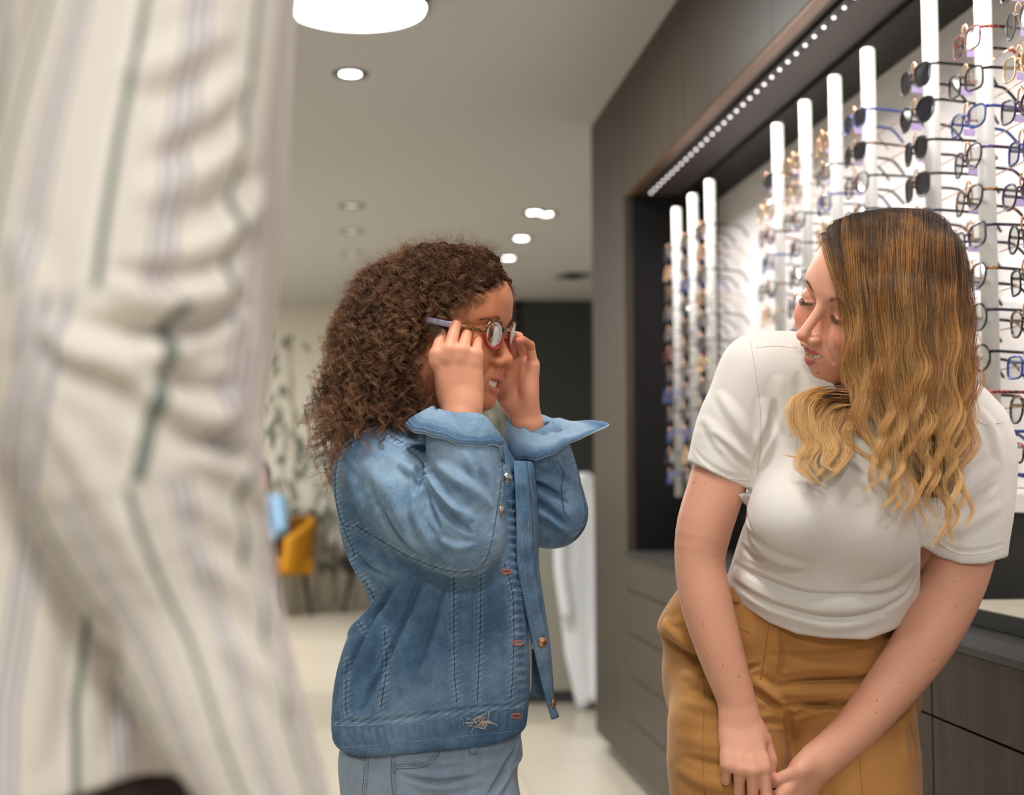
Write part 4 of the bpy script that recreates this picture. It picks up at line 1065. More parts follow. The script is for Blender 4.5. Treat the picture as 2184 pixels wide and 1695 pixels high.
    hit = caster(v, q); p = to_px(v)
    seams_dark = [[(868, 955), (900, 985), (908, 1010)], [(757, 935), (722, 975), (716, 1060), (735, 1130), (757, 1180)], [(757, 1118), (800, 1145), (870, 1185), (950, 1215), (1010, 1216), (1040, 1185), (1058, 1100), (1070, 1010), (1072, 955)],
                  [(728, 1118), (745, 1122), (757, 1124)], [(757, 1180), (740, 1210)], [(968, 1228), (968, 1350), (970, 1440), (975, 1500)], [(1026, 1215), (1024, 1350), (1020, 1450), (1018, 1498)],
                  [(1075, 1200), (1092, 1260), (1096, 1350), (1094, 1420), (1090, 1490)], [(820, 1345), (824, 1420), (812, 1512)], [(740, 1405), (738, 1500), (742, 1530)], [(744, 1215), (780, 1240), (800, 1280)], [(762, 1322), (780, 1350)],
                  [(745, 905), (800, 912), (860, 945)], [(1115, 1012), (1112, 1060), (1125, 1130), (1135, 1200)], [(1128, 1075), (1105, 1100), (1112, 1140), (1120, 1165)], [(1230, 980), (1250, 1050), (1253, 1110), (1225, 1150)]]
    md, ml = MB(), MB(); sp = []
    for sm in seams_dark:
        seam(hit, sm, .0005, md, lift=.0002); sp.append(spline(np.array(sm, float), 40))
        a = np.array(sm, float); t = np.gradient(spline(a, 20), axis=0); pp = spline(a, 20); nrm = np.stack([-t[:, 1], t[:, 0]], 1); nrm /= np.linalg.norm(nrm, axis=1)[:, None] + 1e-9
        for off in (5, 13): stitches(hit, pp + nrm * off, ml)
    for yo in (0, 6): stitches(hit, [(716, 1541 + yo), (780, 1540 + yo), (880, 1529 + yo), (980, 1515 + yo), (1060, 1507 + yo), (1120, 1502 + yo)], ml)
    stitches(hit, [(722, 1594), (780, 1590), (880, 1580), (980, 1570), (1060, 1562), (1116, 1556)], ml)
    for xo in (0, 22): stitches(hit, [(1075 + xo * .6, 1060), (1092 + xo * .4, 1180), (1100 + xo * .6, 1300), (1104 + xo * .6, 1420), (1100 + xo * .6, 1545)], ml)
    s1 = obj('seam', md.vf(), M_thd, o); s2_ = obj('stitching', ml.vf(), M_thr, o)
    sp = np.concatenate(sp + [spline(np.array([(716, 1541), (880, 1529), (1060, 1507), (1120, 1502)], float), 60)])
    wear_tone = np.zeros(len(v)); front = p[:, 2] < 120
    for i in range(0, len(sp), 2):
        d = np.hypot(p[:, 0] - sp[i, 0], p[:, 1] - sp[i, 1]); wear_tone = np.maximum(wear_tone, np.exp(-(d / 9) ** 2))
    wear_tone = wear_tone * front * (.55 + .45 * np.sin(p[:, 1] * .55 + p[:, 0] * .31)) - .25 * wear_tone
    sleeve = sstep(-130, -215, p[:, 2]); wear_tone = wear_tone + .45 * sleeve + .25 * sstep(1150, 950, p[:, 1]); vfl(o, wear_tone, 'wear_tone')  # near sleeve and upper jacket made paler, on top of the seam fading
    # buttons and buttonholes
    def button(px, py, col, r=9.5, par=o, w=None, nrm=None):
        c, n = hit(px, py, .0012) if w is None else (V(px, py, w), unit(nrm))
        prof = [(0, .0016), (r * .35 * S, .0016), (r * .45 * S, .0008), (r * .8 * S, .0010), (r * S, .0004), (r * S * .98, -.0012), (0, -.0012)]
        m2 = MB().lathe(prof, n=20, cap=False); A = unit(np.cross(n, (0, 1, .1))); B = np.cross(n, A)
        vv = m2.v[0] @ np.stack([A, B, n]) + c; bo = obj('button', (to_world(vv), m2.f), mat('button_' + str(col[1]), col, .3, .85), par); return bo
    def hole(px, py, L=12, ang=0.0):
        mb = MB(); pts = [(px + L * math.cos(a) * (1 if math.cos(a) > 0 else 1), py + 4.5 * math.sin(a) + L * math.cos(a) * ang) for a in np.linspace(0, 2 * PI, 17)]
        seam(hit, pts, .0011, mb, lift=.0005, step=3); obj('buttonhole', mb.vf(), M_tho, o)
    button(1068, 1088, (205, 180, 160)); hole(1078, 1219); hole(1103, 1371); hole(1101, 1526)
    # frayed white spot on the hem band
    mb = MB(); rn = random.Random(1)
    for i in range(70):
        a = (1018 + rn.gauss(0, 11), 1537 + rn.gauss(0, 6)); b = (a[0] + rn.gauss(0, 9), a[1] + rn.gauss(0, 6)); A, B = hit(*a, .0008)[0], hit(*b, .0022)[0]; mb.tube(to_world(np.array([A, (A + B) / 2 + (0, 0, .002), B])), .0003, 4)
    for L in ([(1012, 1548), (1030, 1552), (1040, 1535), (1042, 1515)], [(1020, 1540), (1045, 1541), (1060, 1545)]):
        mb.tube(to_world(np.array([hit(a, b, .002)[0] for a, b in spline(np.array(L, float), 10)])), .0005, 5)
    obj('frayed_threads', mb.vf(), mat('white_thread', (225, 215, 205), .9), o)
    # chest pocket flap on the far side, collar
    def strip(name, A, B, n=24, th=.0022, m_=M_den, par=o, wob=0.0, rows=6):
        A, B = spline(VS(A), n), spline(VS(B), n); G = np.array([A + (B - A) * t for t in np.linspace(0, 1, rows)])
        if wob: 
            ph = np.linspace(0, 1, n); bulge = np.sin(np.linspace(0, PI, rows))[:, None]; G[..., 2] += wob * bulge * (1 + .5 * np.sin(ph * 60))
        vv, ff = shell(G, th); s_ = obj(name, (to_world(vv), ff), m_, par); vfl(s_, np.full(len(vv), .15), 'wear_tone'); return s_, vv, ff
    # far front edge with buttons
    fl, fv, ff = strip('front_placket', [(1094, 985, -6), (1096, 1012, -56), (1100, 1100, -78), (1102, 1200, -78), (1118, 1290, -62), (1135, 1370, -40), (1150, 1440, -20), (1166, 1500, -5), (1176, 1534, 0)],
          [(1122, 985, 20), (1126, 1016, -22), (1134, 1100, -40), (1140, 1200, -44), (1152, 1290, -30), (1167, 1370, -8), (1172, 1440, 6), (1180, 1500, 20), (1190, 1528, 24)], wob=.003, n=70)
    fhit = caster(fv, [q_ for q_ in ff])
    ml = MB()
    for o_ in (4, 11, 26): stitches(fhit, [(1100 + o_, 1110), (1104 + o_, 1200), (1122 + o_, 1300), (1139 + o_, 1370), (1154 + o_, 1440), (1168 + o_, 1500)], ml, lift=.0006)
    obj('stitching', ml.vf(), M_thr, fl)
    button(1120, 1224, (196, 184, 172), 10.5, fl, -66, (.3, 0, 1)); button(1157, 1369, (186, 140, 108), 10.5, fl, -32, (.35, 0, 1)); button(1181, 1500, (186, 140, 108), 9, fl, 4, (.8, 0, .5)); 
    strip('front_panel', [(1122, 985, 22), (1126, 1016, -20), (1134, 1100, -38), (1140, 1200, -42), (1152, 1290, -28), (1167, 1370, -6), (1172, 1440, 8), (1178, 1490, 18)],
          [(1136, 985, 60), (1140, 1016, 60), (1146, 1100, 60), (1146, 1200, 60), (1158, 1290, 70), (1170, 1370, 80), (1176, 1440, 84), (1178, 1480, 84)], par=o)
    strip('inner_lining', [(1122, 1480, 50), (1140, 1484, 60), (1168, 1490, 66)], [(1122, 1380, 50), (1140, 1384, 60), (1166, 1390, 70)], par=o, rows=3)
    # collar: band standing behind and beside the neck, ends at the throat
    strip('collar', [(1078, 985, -60), (1050, 960, -84), (1000, 950, -92), (900, 950, -100), (800, 925, -84), (752, 905, -10), (780, 890, 80), (880, 900, 110)],
          [(1070, 935, -40), (1046, 925, -58), (1000, 915, -62), (900, 900, -72), (810, 876, -58), (772, 862, -8), (800, 850, 60), (880, 860, 80)], n=40, th=.003, par=o)
    strip('collar', [(1062, 925, -30), (1078, 938, -20), (1086, 960, 10), (1100, 985, 40)], [(1058, 1000, -66), (1084, 1005, -52), (1108, 1010, -16), (1126, 1006, 20)], n=16, th=.003, par=o)
    button(1081, 1019, (150, 152, 150), 11, o, -96, (.1, 0.05, 1))
    # cuffs, folded open: rings from the wrist outward
    def cuff(rings, name, K=96, th=.0016, mats=M_den2, slit=None, spike=None):
        G = []
        for (cx, cy, w, rx, rw, tx, tw, sp_) in rings:
            row = []
            for k in range(K):
                a = 2 * PI * k / K; ca, sa = math.cos(a), math.sin(a); e_ = 1.0
                if spike: e_ = 1 + sp_ * math.exp(-((abs(a - spike) if abs(a - spike) < PI else 2 * PI - abs(a - spike)) / .42) ** 2)
                x = rx * ca * e_; ww = -rw * sa
                row.append(V(cx + x, cy + tx * x / max(rx, 1) + tw * sa + 2.5 * math.sin(5 * a + .8) + 1.5 * math.sin(11 * a + cx * .1), w + ww))
            G.append(row)
        G = np.array(G); vv, ff = shell(G, th, True)
        c_ = obj(name, (to_world(vv), ff), mats, o); wr_ = np.repeat(np.array([.1, .1, .2, .3, .5, -.55, -.1]), K); vfl(c_, np.concatenate([wr_, wr_]), 'wear_tone'); return c_, G
    c1, G1 = cuff([(987, 968, -172, 66, 62, 6, 6, 0), (984, 930, -166, 60, 56, 6, 4, 0), (982, 895, -160, 50, 50, 10, -2, 0), (978, 884, -160, 56, 54, 14, 2, 0.03), (978, 898, -164, 74, 68, 16, 10, .06), (976, 915, -168, 92, 78, 18, 16, .10), (976, 926, -170, 98, 80, 18, 18, .12)], 'cuff', spike=PI * .98)
    c2, G2 = cuff([(1150, 985, 122, 64, 60, 6, 6, 0), (1146, 950, 118, 60, 56, 2, 10, 0), (1140, 912, 112, 48, 48, 8, 8, 0), (1144, 906, 112, 58, 54, 8, 22, .1), (1148, 918, 114, 70, 66, -2, 30, .45), (1150, 932, 116, 76, 74, -14, 34, .78), (1150, 940, 117, 78, 76, -20, 36, .90)], 'cuff', spike=.02)
    for G_c, cc in ((G1, c1), (G2, c2)):
        ml = MB(); md = MB()
        for ri, off, r_ in ((5, .1, .0004), (5, .75, .0004), (4, .5, .0004)):
            row = G_c[ri] * (1 - off) + G_c[ri + 1] * off; nr = row - row.mean(0); nr /= np.linalg.norm(nr, axis=1)[:, None]; 
            ml.tube(to_world(row + nr * .0012 + np.array([0, .0008, 0])), r_, 5, closed=True)
        obj('stitching', ml.vf(), M_thr, cc)
        md.tube(to_world(G_c[-1] * 1.0), .0010, 8, closed=True); obj('cuff_edge', md.vf(), mat('frayed_edge', (176, 190, 204), .9), cc)
    return o
jk = jacket()
def tee_and_jeans():
    f = Field(); LF(f, [(985, 860, 1080, 0, 80), (1060, 800, 1112, 0, 120), (1200, 800, 1124, 0, 126), (1300, 800, 1132, 0, 126), (1380, 790, 1135, 0, 130), (1470, 780, 1133, 0, 130), (1484, 790, 1128, 0, 126)])
    CH(f, [(905, 930, 0, 60), (905, 1010, 10, 62)], .01, True)
    o, v, q = build(f, .004, 't_shirt', mat('child_tee', (226, 205, 192), .85)); kp(o)
    f = Field(); LF(f, [(1545, 738, 1112, 0, 146), (1600, 724, 1110, 0, 152), (1640, 722, 1104, 0, 156), (1700, 728, 1104, 0, 158), (1780, 735, 1100, 0, 150)], .02)
    for s_ in (-1, 1): CH(f, [(915 + s_ * 92, 1740, s_ * -55, 104), (915 + s_ * 85, 2150, s_ * -55, 74), (915 + s_ * 80, 2580, s_ * -55, 58)], .02)
    FJ = [([(1106, 1560), (1098, 1600), (1080, 1628), (1062, 1665), (1040, 1700)], 7, -16), ([(1112, 1575), (1108, 1612), (1090, 1640), (1072, 1675), (1055, 1705)], 7, 8), ([(850, 1640), (930, 1656), (1020, 1644)], 9, 6), ([(870, 1668), (940, 1680), (1040, 1666)], 9, 6),
          ([(850, 1652), (930, 1668), (1010, 1656)], 6, -6), ([(1000, 1606), (1050, 1612), (1085, 1600)], 8, -5), ([(860, 1610), (930, 1626), (990, 1622)], 10, 4), ([(735, 1600), (770, 1612), (830, 1612)], 8, -4)]
    o, v, q = build(f, .003, 'jeans', M_jean, post=lambda v, q: folds(v, q, FJ)); kp(o); vfl(o, np.full(len(v), .1), 'wear_tone'); hit = caster(v, q)
    md, ms = MB(), MB()
    for sm in [[(838, 1600), (834, 1640), (838, 1700)], [(778, 1615), (776, 1650), (772, 1700)], [(725, 1598), (750, 1612), (778, 1622)], [(838, 1640), (900, 1636), (930, 1618), (945, 1585)], [(960, 1580), (1040, 1578), (1100, 1568)]]:
        seam(hit, sm, .0006, md, lift=.0); a = np.array(sm, float); pp = spline(a, 20); t = np.gradient(pp, axis=0); nr = np.stack([-t[:, 1], t[:, 0]], 1); nr /= np.linalg.norm(nr, axis=1)[:, None] + 1e-9
        for off in (-5, -9): stitches(hit, pp + nr * off, ms)
    obj('seam', md.vf(), mat('jean_seam', (86, 96, 110), .9), o); obj('stitching', ms.vf(), M_thb, o)
    mb = MB(); G = np.array([[hit(x, y, .0028)[0] for x in (1000, 1004, 1012, 1017)] for y in (1572, 1585, 1596, 1606)]); vv, ff = shell(G, .002); lo_ = obj('belt_loop', (to_world(vv), ff), M_jean, o); vfl(lo_, np.zeros(len(vv)), 'wear_tone')
    c, n = hit(842, 1643, .0005); obj('rivet', (to_world(MB().ball((0, 0, 0), (.0026, .0026, .0014), 12).v[0] + c), MB().ball((0, 0, 0), 1, 12).f), mat('rivet', (150, 148, 146), .3, .8), o)
    for s_ in (-1, 1):
        c = V(915 + s_ * 80, 2640, s_ * -55); fl = -c[2]; zf = (to_world(c))[2]
        mb = MB(); b = to_world(c); mb.ball((b[0] + .02, b[1] - .03, .045), (.05, .11, .045), 16)
        vv = mb.v[0].copy(); vv[:, 2] = np.maximum(vv[:, 2], .0); kp(obj('shoe', (vv, mb.f), mat('white_shoe', (225, 222, 215), .6)))
tee_and_jeans()

# --- the child's hair
def curly():
    rn = np.random.RandomState(7)
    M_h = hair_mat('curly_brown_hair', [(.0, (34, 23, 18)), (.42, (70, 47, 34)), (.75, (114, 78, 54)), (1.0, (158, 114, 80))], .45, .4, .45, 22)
    blobs = [((925, 600, 8), (118, 50, 100)), ((1000, 560, 12), (56, 32, 80)), ((1034, 574, 22), (26, 24, 60)), ((828, 690, 5), (92, 118, 128)), ((815, 778, 0), (70, 88, 110)), ((850, 760, 10), (56, 120, 110)), ((850, 840, 0), (60, 50, 88)), ((860, 640, 20), (100, 80, 110))]
    f = Field()
    for c, r in blobs: f.ell(V(*c), np.array(r) * S * .93, .03)
    f.T = TK; f.ell((0, -1.3, 4.3), (8.1, 9.8, 8.0), 1.2); f.ell((0, 3.3, 4.4), (6.9, 6.8, 6.5), 1.0); f.T = None
    def hline(p, d):
        x = ((p - TK[1]) @ TK[0]) / TK[2]; e = (x[:, 1] - (3.0 + 5.4 * sstep(1.8, 7.4, x[:, 2]))) * TK[2]; e = np.where(x[:, 2] < -9, -1, e); return np.where(e > -.02, -smin(-d, -e, .006), d)
    f.fn(hline)
    def lump(p, d): return d + .004 * np.sin(p[:, 0] * 230 + 2 * np.sin(p[:, 1] * 170)) * np.sin(p[:, 1] * 260 + p[:, 2] * 140) * np.sin(p[:, 2] * 220)
    f.fn(lump)
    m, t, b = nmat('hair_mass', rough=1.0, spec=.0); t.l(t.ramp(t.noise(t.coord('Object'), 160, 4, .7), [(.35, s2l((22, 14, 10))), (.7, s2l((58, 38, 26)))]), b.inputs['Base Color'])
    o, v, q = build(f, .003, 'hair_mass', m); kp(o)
    # clump guides start on the mass and fall in corkscrews
    e0 = v[q[:, 1]] - v[q[:, 0]]; e1 = v[q[:, 2]] - v[q[:, 0]]; fn = np.cross(e0, e1); ar = np.linalg.norm(fn, axis=1); fn /= ar[:, None] + 1e-12
    fc = v[q].mean(1); pxc = to_px(fc); wt = ar * np.where(fn[:, 2] > -.3, 1.0, .35) * (1 - .0 * ar)
    face = (pxc[:, 0] > 900) & (pxc[:, 1] > 640)                       # keep the temple and cheek free
    wt = wt * np.where(face & (pxc[:, 2] < 0), .25, 1)
    wt = wt * np.where(pxc[:, 1] < 640, 1.7, 1); idx = rn.choice(len(q), 3300, p=wt / wt.sum()); K = 34; out = []; u = np.linspace(0, 1, K)
    for i in idx:
        p0 = fc[i] - fn[i] * .012; n = fn[i]; px = to_px(p0); top = sstep(640, 540, px[1])
        L = (rn.uniform(.025, .055) if px[1] < 640 else rn.uniform(.03, .075)) * (1 + .5 * (px[1] > 740) * (px[0] < 830))
        if px[0] > 900: L *= .6
        d = unit(n * 1.0 + np.array([-.35 - .25 * top, .15 * top, .05]) + rn.randn(3) * .35)
        g = np.array([-.12, -1.0, 0]); droop = rn.uniform(.5, 1.1) * (1 - .55 * top)
        cen = p0 + np.outer(u, d) * L * .62 + np.outer(u ** 1.7, g) * L * droop
        ax = np.gradient(cen, axis=0); ax /= np.linalg.norm(ax, axis=1)[:, None]
        A = np.cross(ax, unit(rn.randn(3))); A /= np.linalg.norm(A, axis=1)[:, None] + 1e-9; B = np.cross(ax, A)
        R = rn.uniform(.0022, .0052); turns = 1.2 * L / rn.uniform(.010, .020); ph = rn.rand() * 6.28; sg = rn.choice([-1, 1])
        th = ph + sg * turns * 2 * PI * u; rr = R * (.4 + .9 * u)
        curl = cen + A * (np.cos(th) * rr)[:, None] + B * (np.sin(th) * rr)[:, None]
        for k in range(11):
            off = rn.randn(3) * .0012; w_ = rn.randn(3) * .0018
            out.append(curl * 1.0 + off * (1 - .3 * u)[:, None] + np.outer(u ** 2, w_) + A * (np.sin(u * 17 + k) * .0007)[:, None])
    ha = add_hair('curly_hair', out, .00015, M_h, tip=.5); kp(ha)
    # frizz
    out = []; idx = rn.choice(len(q), 3800, p=wt / wt.sum()); K = 20; u = np.linspace(0, 1, K)
    for i in idx:
        p0 = fc[i] + fn[i] * .002; px = to_px(p0)
        if px[0] > 985 and px[1] > 560: continue
        L = rn.uniform(.02, .05); d = unit(fn[i] + rn.randn(3) * .5 + (0, .2, 0)); A = unit(np.cross(d, rn.randn(3))); B = np.cross(d, A); r = rn.uniform(.001, .005); th = u * rn.uniform(4, 16) + rn.rand() * 6
        out.append(p0 + np.outer(u, d) * L * (.75) + A * (np.cos(th) * r * u)[:, None] + B * (np.sin(th) * r * u)[:, None] + np.outer(u ** 2, (0, -.012, 0)))
    kp(add_hair('flyaway_hair', out, .00007, hair_mat('frizz', [(0, (70, 46, 30)), (1, (150, 108, 72))], .4, .4, .3), tip=.5))
    # baby hair on the temple, and a strand seen past the forehead and under the chin
    out = []; hh = caster(kv, kq)
    n_ = 0
    while n_ < 2600:
        x = rn.uniform(880, 1078); y = rn.uniform(540, 720); pt_, n = hh(x, y, .0004)
        if abs(to_px(pt_)[0] - x) > 3: continue
        cq = ((pt_ - TK[1]) @ TK[0]) / TK[2]; e = cq[1] - (3.0 + 5.4 * sstep(1.8, 7.4, cq[2]))
        if e < -1.2 or e > 1.3 * rn.rand() ** 1.6: continue
        n_ += 1; d = unit(TK[0] @ np.array([.1, -1, .75]) + rn.randn(3) * .28); d = unit(d - n * (d @ n) * .75); L = rn.uniform(.010, .026) * (1 if e < .3 else .6); A = unit(np.cross(d, n)); r = rn.uniform(.0004, .002); h0 = rn.rand() * 6; hf = rn.uniform(5, 14)
        out.append([pt_ + d * L * t + n * (.0014 * math.sin(t * 3) + (.0035 * t if e < 0 else 0)) + A * math.sin(h0 + hf * t) * r * t for t in np.linspace(0, 1, 12)])
    for i in range(170):
        base = V(1060 + rn.uniform(-12, 14), rn.uniform(600, 740), 55 + rn.uniform(-10, 30)); d = unit((.8, .1 * rn.randn(), -.3)); A = unit(rn.randn(3)); B = np.cross(d, A); u8 = np.linspace(0, 1, 14); r = rn.uniform(.002, .006); th = u8 * rn.uniform(4, 9)
        L = rn.uniform(.015, .034); out.append([base + d * L * t + A * math.cos(h_) * r * t + B * math.sin(h_) * r * t for t, h_ in zip(u8, th)][::1][:14])
    o8 = [np.array(x) for x in out]; K = 10; o8 = [spline(x, K) for x in o8]
    kp(add_hair('baby_hair', o8, .00009, hair_mat('baby_hair_m', [(0, (50, 32, 22)), (1, (96, 60, 38))], .45, .4, .3), tip=.4))
curly()

# --- the round two-tone glasses in the child's hands
def kid_glasses():
    T = TK; g = thing('eyeglasses', 'round tortoiseshell and red eyeglasses worn and held by the curly-haired child', 'eyeglasses', tuple(to_world(hd(T, (0, 9.6, 0)))))
    def gp(o): o.parent = g; o.matrix_parent_inverse = Matrix.Translation(-g.location); return o
    m, t, b = nmat('two_tone_acetate', rough=.15, spec=.6); v = t.coord('Object'); at = t.attr('low')
    tor = t.ramp(t.noise(v, 130, 2), [(.42, s2l((40, 24, 16))), (.56, s2l((150, 86, 22))), (.66, s2l((48, 28, 18)))], 'EASE')
    t.l(t.mix(at.outputs['Fac'], tor, s2l((176, 20, 22))), b.inputs['Base Color'])
    yb = 9.75; R0 = 2.05
    def lens_pt(s_, a, r, dy=0):      # wrap outward, tilt
        x, z = r * math.cos(a), r * math.sin(a) * .98; return np.array([s_ * (3.25 + x), yb + dy - .045 * (3.25 + x) ** 2 * .9 + .1, -.1 + z - 0.0])
    for s_ in (-1, 1):
        n = 64; ring = np.array([hd(T, lens_pt(s_, 2 * PI * k / n, R0)) for k in range(n)])
        mb = MB().tube(to_world(ring), 1, 10, closed=True, flat=(.0016, .0021), up=tuple(RCW @ (T[0] @ np.array([0, 1, 0]))))
        o = gp(obj('rim', mb.vf(), m)); ang = np.repeat(np.arange(n) * 2 * PI / n, 10); vfl(o, sstep(.12, -.12, np.sin(ang)), 'low')
        rows = [np.array([lens_pt(s_, 2 * PI * k / n, R0 * .97 * q_) for k in range(n)]) + (0, .14 * (1 - q_ * q_), 0) for q_ in (1, .85, .7, .5, .3, .15, .05, .0005)]
        G = np.array([[hd(T, p) for p in r_] for r_ in rows]); vv, ff = shell(G, .0012, True); gp(obj('lens', (to_world(vv), ff), M_lensk))
        e = lens_pt(s_, .12, R0); Tm = [e + (s_ * .05, -.05, 0), e + (s_ * .55, -.7, .05), (s_ * 6.9, 6.0, .35), (s_ * 7.75, 2.5, .55), (s_ * 7.9, -.5, .75), (s_ * 7.5, -3.2, -.6)]
        q = spline(np.array([hd(T, p) for p in Tm]), 30); mb = MB().tube(to_world(q), 1, 10, flat=(.0024, .0011), up=tuple(RCW @ (T[0] @ np.array([0, 0, 1]))))
        o = gp(obj('temple', mb.vf(), m)); vfl(o, np.zeros(len(mb.vf()[0])), 'low')
        # clear plastic sleeve on the temple
        mb = MB().tube(to_world(q[8:21]), np.concatenate([[.6, .9], np.ones(9), [.9, .6]]), 10, flat=(.0042, .0022), up=tuple(RCW @ (T[0] @ np.array([0, 0, 1]))))
        o = gp(obj('plastic_sleeve', mb.vf(), M_sleeve))
    br = spline(np.array([hd(T, p) for p in [(-1.22, yb + .05, .35), (-.5, yb + .25, .62), (.5, yb + .25, .62), (1.22, yb + .05, .35)]]), 12)
    mb = MB().tube(to_world(br), 1, 8, flat=(.0014, .0014)); gp(obj('bridge', mb.vf(), mat('bridge_metal', (150, 120, 96), .3, .8)))
M_lensk = bpy.data.materials.new('coated_lens'); M_lensk.use_nodes = True
def _ln(m, tint, base, gl):
    t = NT(m); t.N.clear(); out = t.n('ShaderNodeOutputMaterial'); tr = t.n('ShaderNodeBsdfTransparent'); tr.inputs[0].default_value = tint
    g = t.n('ShaderNodeBsdfGlossy'); g.inputs['Roughness'].default_value = .02; lw = t.n('ShaderNodeLayerWeight'); lw.inputs[0].default_value = .4
    mx = t.n('ShaderNodeMixShader'); t.l(t.math('ADD', t.math('MULTIPLY', lw.outputs['Facing'], gl), base), mx.inputs[0]); t.l(tr.outputs[0], mx.inputs[1]); t.l(g.outputs[0], mx.inputs[2]); t.l(mx.outputs[0], out.inputs[0])
_ln(M_lensk, (.85, .86, .87, 1), .3, .42)
M_sleeve = mat('plastic_sleeve', (176, 176, 206), .15, spec=.7); M_sleeve.node_tree.nodes['Principled BSDF'].inputs['Alpha'].default_value = .7
kid_glasses()
# ================================================================== the woman
M_skw = skin_mat('woman_skin', .48, .14)
wom = thing('person', 'smiling woman with wavy blonde hair, white t-shirt and ochre trousers bending down towards the child', 'person', tuple(P(1700, 1500, 2.05) * (1, 1, 0)))
def wpn(o): o.parent = wom; o.matrix_parent_inverse = Matrix.Translation(-wom.location); return o
def woman_body():
    f = Field(); T = (frame((-.851, -.155, .51), (.1, .9, .44)), V(1853, 636, -12), .01)
    f.T = T; info = head_ops(f, open_=.50, smile=3.3, wide=4.0, lipr=.66); f.T = None
    CH(f, [(1905, 690, 20, 74), (1880, 800, 50, 66), (1860, 900, 60, 78)], .02)
    LF(f, [(870, 1640, 2040, 60, 80), (1000, 1620, 2050, 50, 115), (1150, 1600, 1990, 60, 120), (1300, 1580, 1910, 120, 120), (1420, 1470, 1920, 190, 120), (1500, 1450, 1940, 210, 120)], .03)
    CH(f, [(1630, 820, 60, 74), (1560, 940, 50, 66), (1528, 1040, 36, 62), (1502, 1125, 26, 60), (1493, 1200, 20, 54), (1508, 1290, 5, 55), (1537, 1390, -12, 49), (1568, 1484, -24, 41), (1574, 1510, -26, 40)], .012, n=30)
    CH(f, [(2046, 940, 70, 74), (2062, 1080, 55, 74), (2042, 1200, 40, 73), (2005, 1305, 28, 67), (1957, 1388, 10, 62), (1888, 1480, -10, 54), (1820, 1560, -26, 46), (1770, 1604, -34, 42), (1752, 1620, -36, 42)], .012, n=30)
    a = unit((.05, -.84, .50)); zb = unit(np.array((.0, .5, .86))); zb = unit(zb - a * (a @ zb)); xt = unit(np.cross(a, zb)); xt = xt if xt[0] > 0 else -xt
    Tr = (np.column_stack([xt, a, zb]), V(1574, 1512, -30), .0088)
    tips = hand_ops(f, Tr, [(27, 8, 6), (46, 34, 24), (56, 46, 30), (64, 56, 34)], [(1.8, 1.8, -.8), (3.7, 4.4, -1.6), (4.5, 7.4, -2.6), (4.2, 9.6, -3.6)], splay=(.03, .02, .0, -.02), fat=1.0, wr=2.1)
    a = unit((-.62, -.76, .12)); xt = unit(np.array((-.62, .45, .45))); xt = unit(xt - a * (a @ xt)); zb = unit(np.cross(xt, a)); zb = zb if zb[0] > 0 else -zb
    Tl = (np.column_stack([xt, a, zb]), V(1762, 1612, -36), .0088)
    tips2 = hand_ops(f, Tl, [(62, 70, 40), (66, 72, 40), (70, 74, 40), (72, 74, 40)], [(1.4, 1.2, -.6), (3.0, 4.3, .2), (3.9, 7.4, -1.2), (3.5, 9.9, -3.0)], fat=.98, wr=2.1)
    for s_, kx in ((-1, 0), (1, 0)):
        x = 1690 + s_ * 135
        CH(f, [(x, 1560, 200, 95), (x + 5, 2040, 60, 62), (x + 10, 2440, 150, 40), (x + 8, 2510, 150, 42)], .02)
    for (pts, kk) in () and (([(1548, 1538, -58, 3), (1552, 1580, -78, 3.2)], .006), ([(1575, 1530, -62, 2.5), (1590, 1590, -86, 3)], .006)): CH(f, [(a_, b_, c_ - 6, d_) for a_, b_, c_, d_ in pts], kk)
    o, v, q = build(f, .0015, 'body', M_skw, it=1)
    C, hc = head_paint(v, T, info, (222, 163, 136), (190, 90, 92), blush=(216, 122, 100))
    px = to_px(v)
    for t in tips + tips2:
        d = np.linalg.norm(v - t[0], axis=1); m = (.55 * (1 - sstep(.004, .02, d)))[:, None]; C = C * (1 - m) + lin((226, 142, 120)) * m
    rn = np.random.RandomState(2)
    for (x, y) in [(1455, 1283), (1500, 1330), (1497, 1336), (1510, 1398), (1576, 1442), (1541, 1418), (1480, 1030), (1502, 1030), (1512, 1142), (2034, 1240), (2055, 1232), (2040, 1292), (1992, 1407), (1871, 1494), (1868, 1519), (1922, 1457), (1745, 796)]:
        d = np.hypot(px[:, 0] - x, px[:, 1] - y); m = ((d < 1.7) * .75 * (v[:, 2] > np.percentile(v[:, 2], 1)))[:, None]; C = C * (1 - m) + lin((140, 78, 60)) * m
    # darker tone over the eyelids
    for s_ in (-1, 1):
        d = np.linalg.norm((hc - [s_ * 3.1, 8.6, .3]) / [1.7, 1.2, .7], axis=1); m = (.35 * (1 - sstep(.3, 1.1, d)))[:, None]; C = C * (1 - m) + lin((176, 110, 92)) * m
    vcol(o, C); wpn(o)
    mb = MB(); nail_mesh([tips[0]], np.array((0, .4, 1.)), mb); wpn(obj('fingernail', mb.vf(), mat('woman_nail', (240, 186, 172), .25)))
    vv, ff = teeth_band(T, 0, .66, 8.98, .158, -6.93, .15, .95, 3.2)
    wpn(obj('teeth', (to_world(vv), ff), mat('teeth', (240, 232, 218), .2)))
    return T, o, v, q
TW, wbody, wv, wq = woman_body()
brow_lash(TW, (wv, wq), wpn, (92, 64, 44), (-1, 1), [(1.3, 8.6, 1.75), (3.0, 8.55, 2.25), (4.9, 6.9, 1.7)], [(1.95, 8.35, -.5), (3.1, 8.78, -.98), (4.4, 8.0, -.6)], nb=260, lashn=110, lashlen=.85, lashdir=(0, .85, -.5))

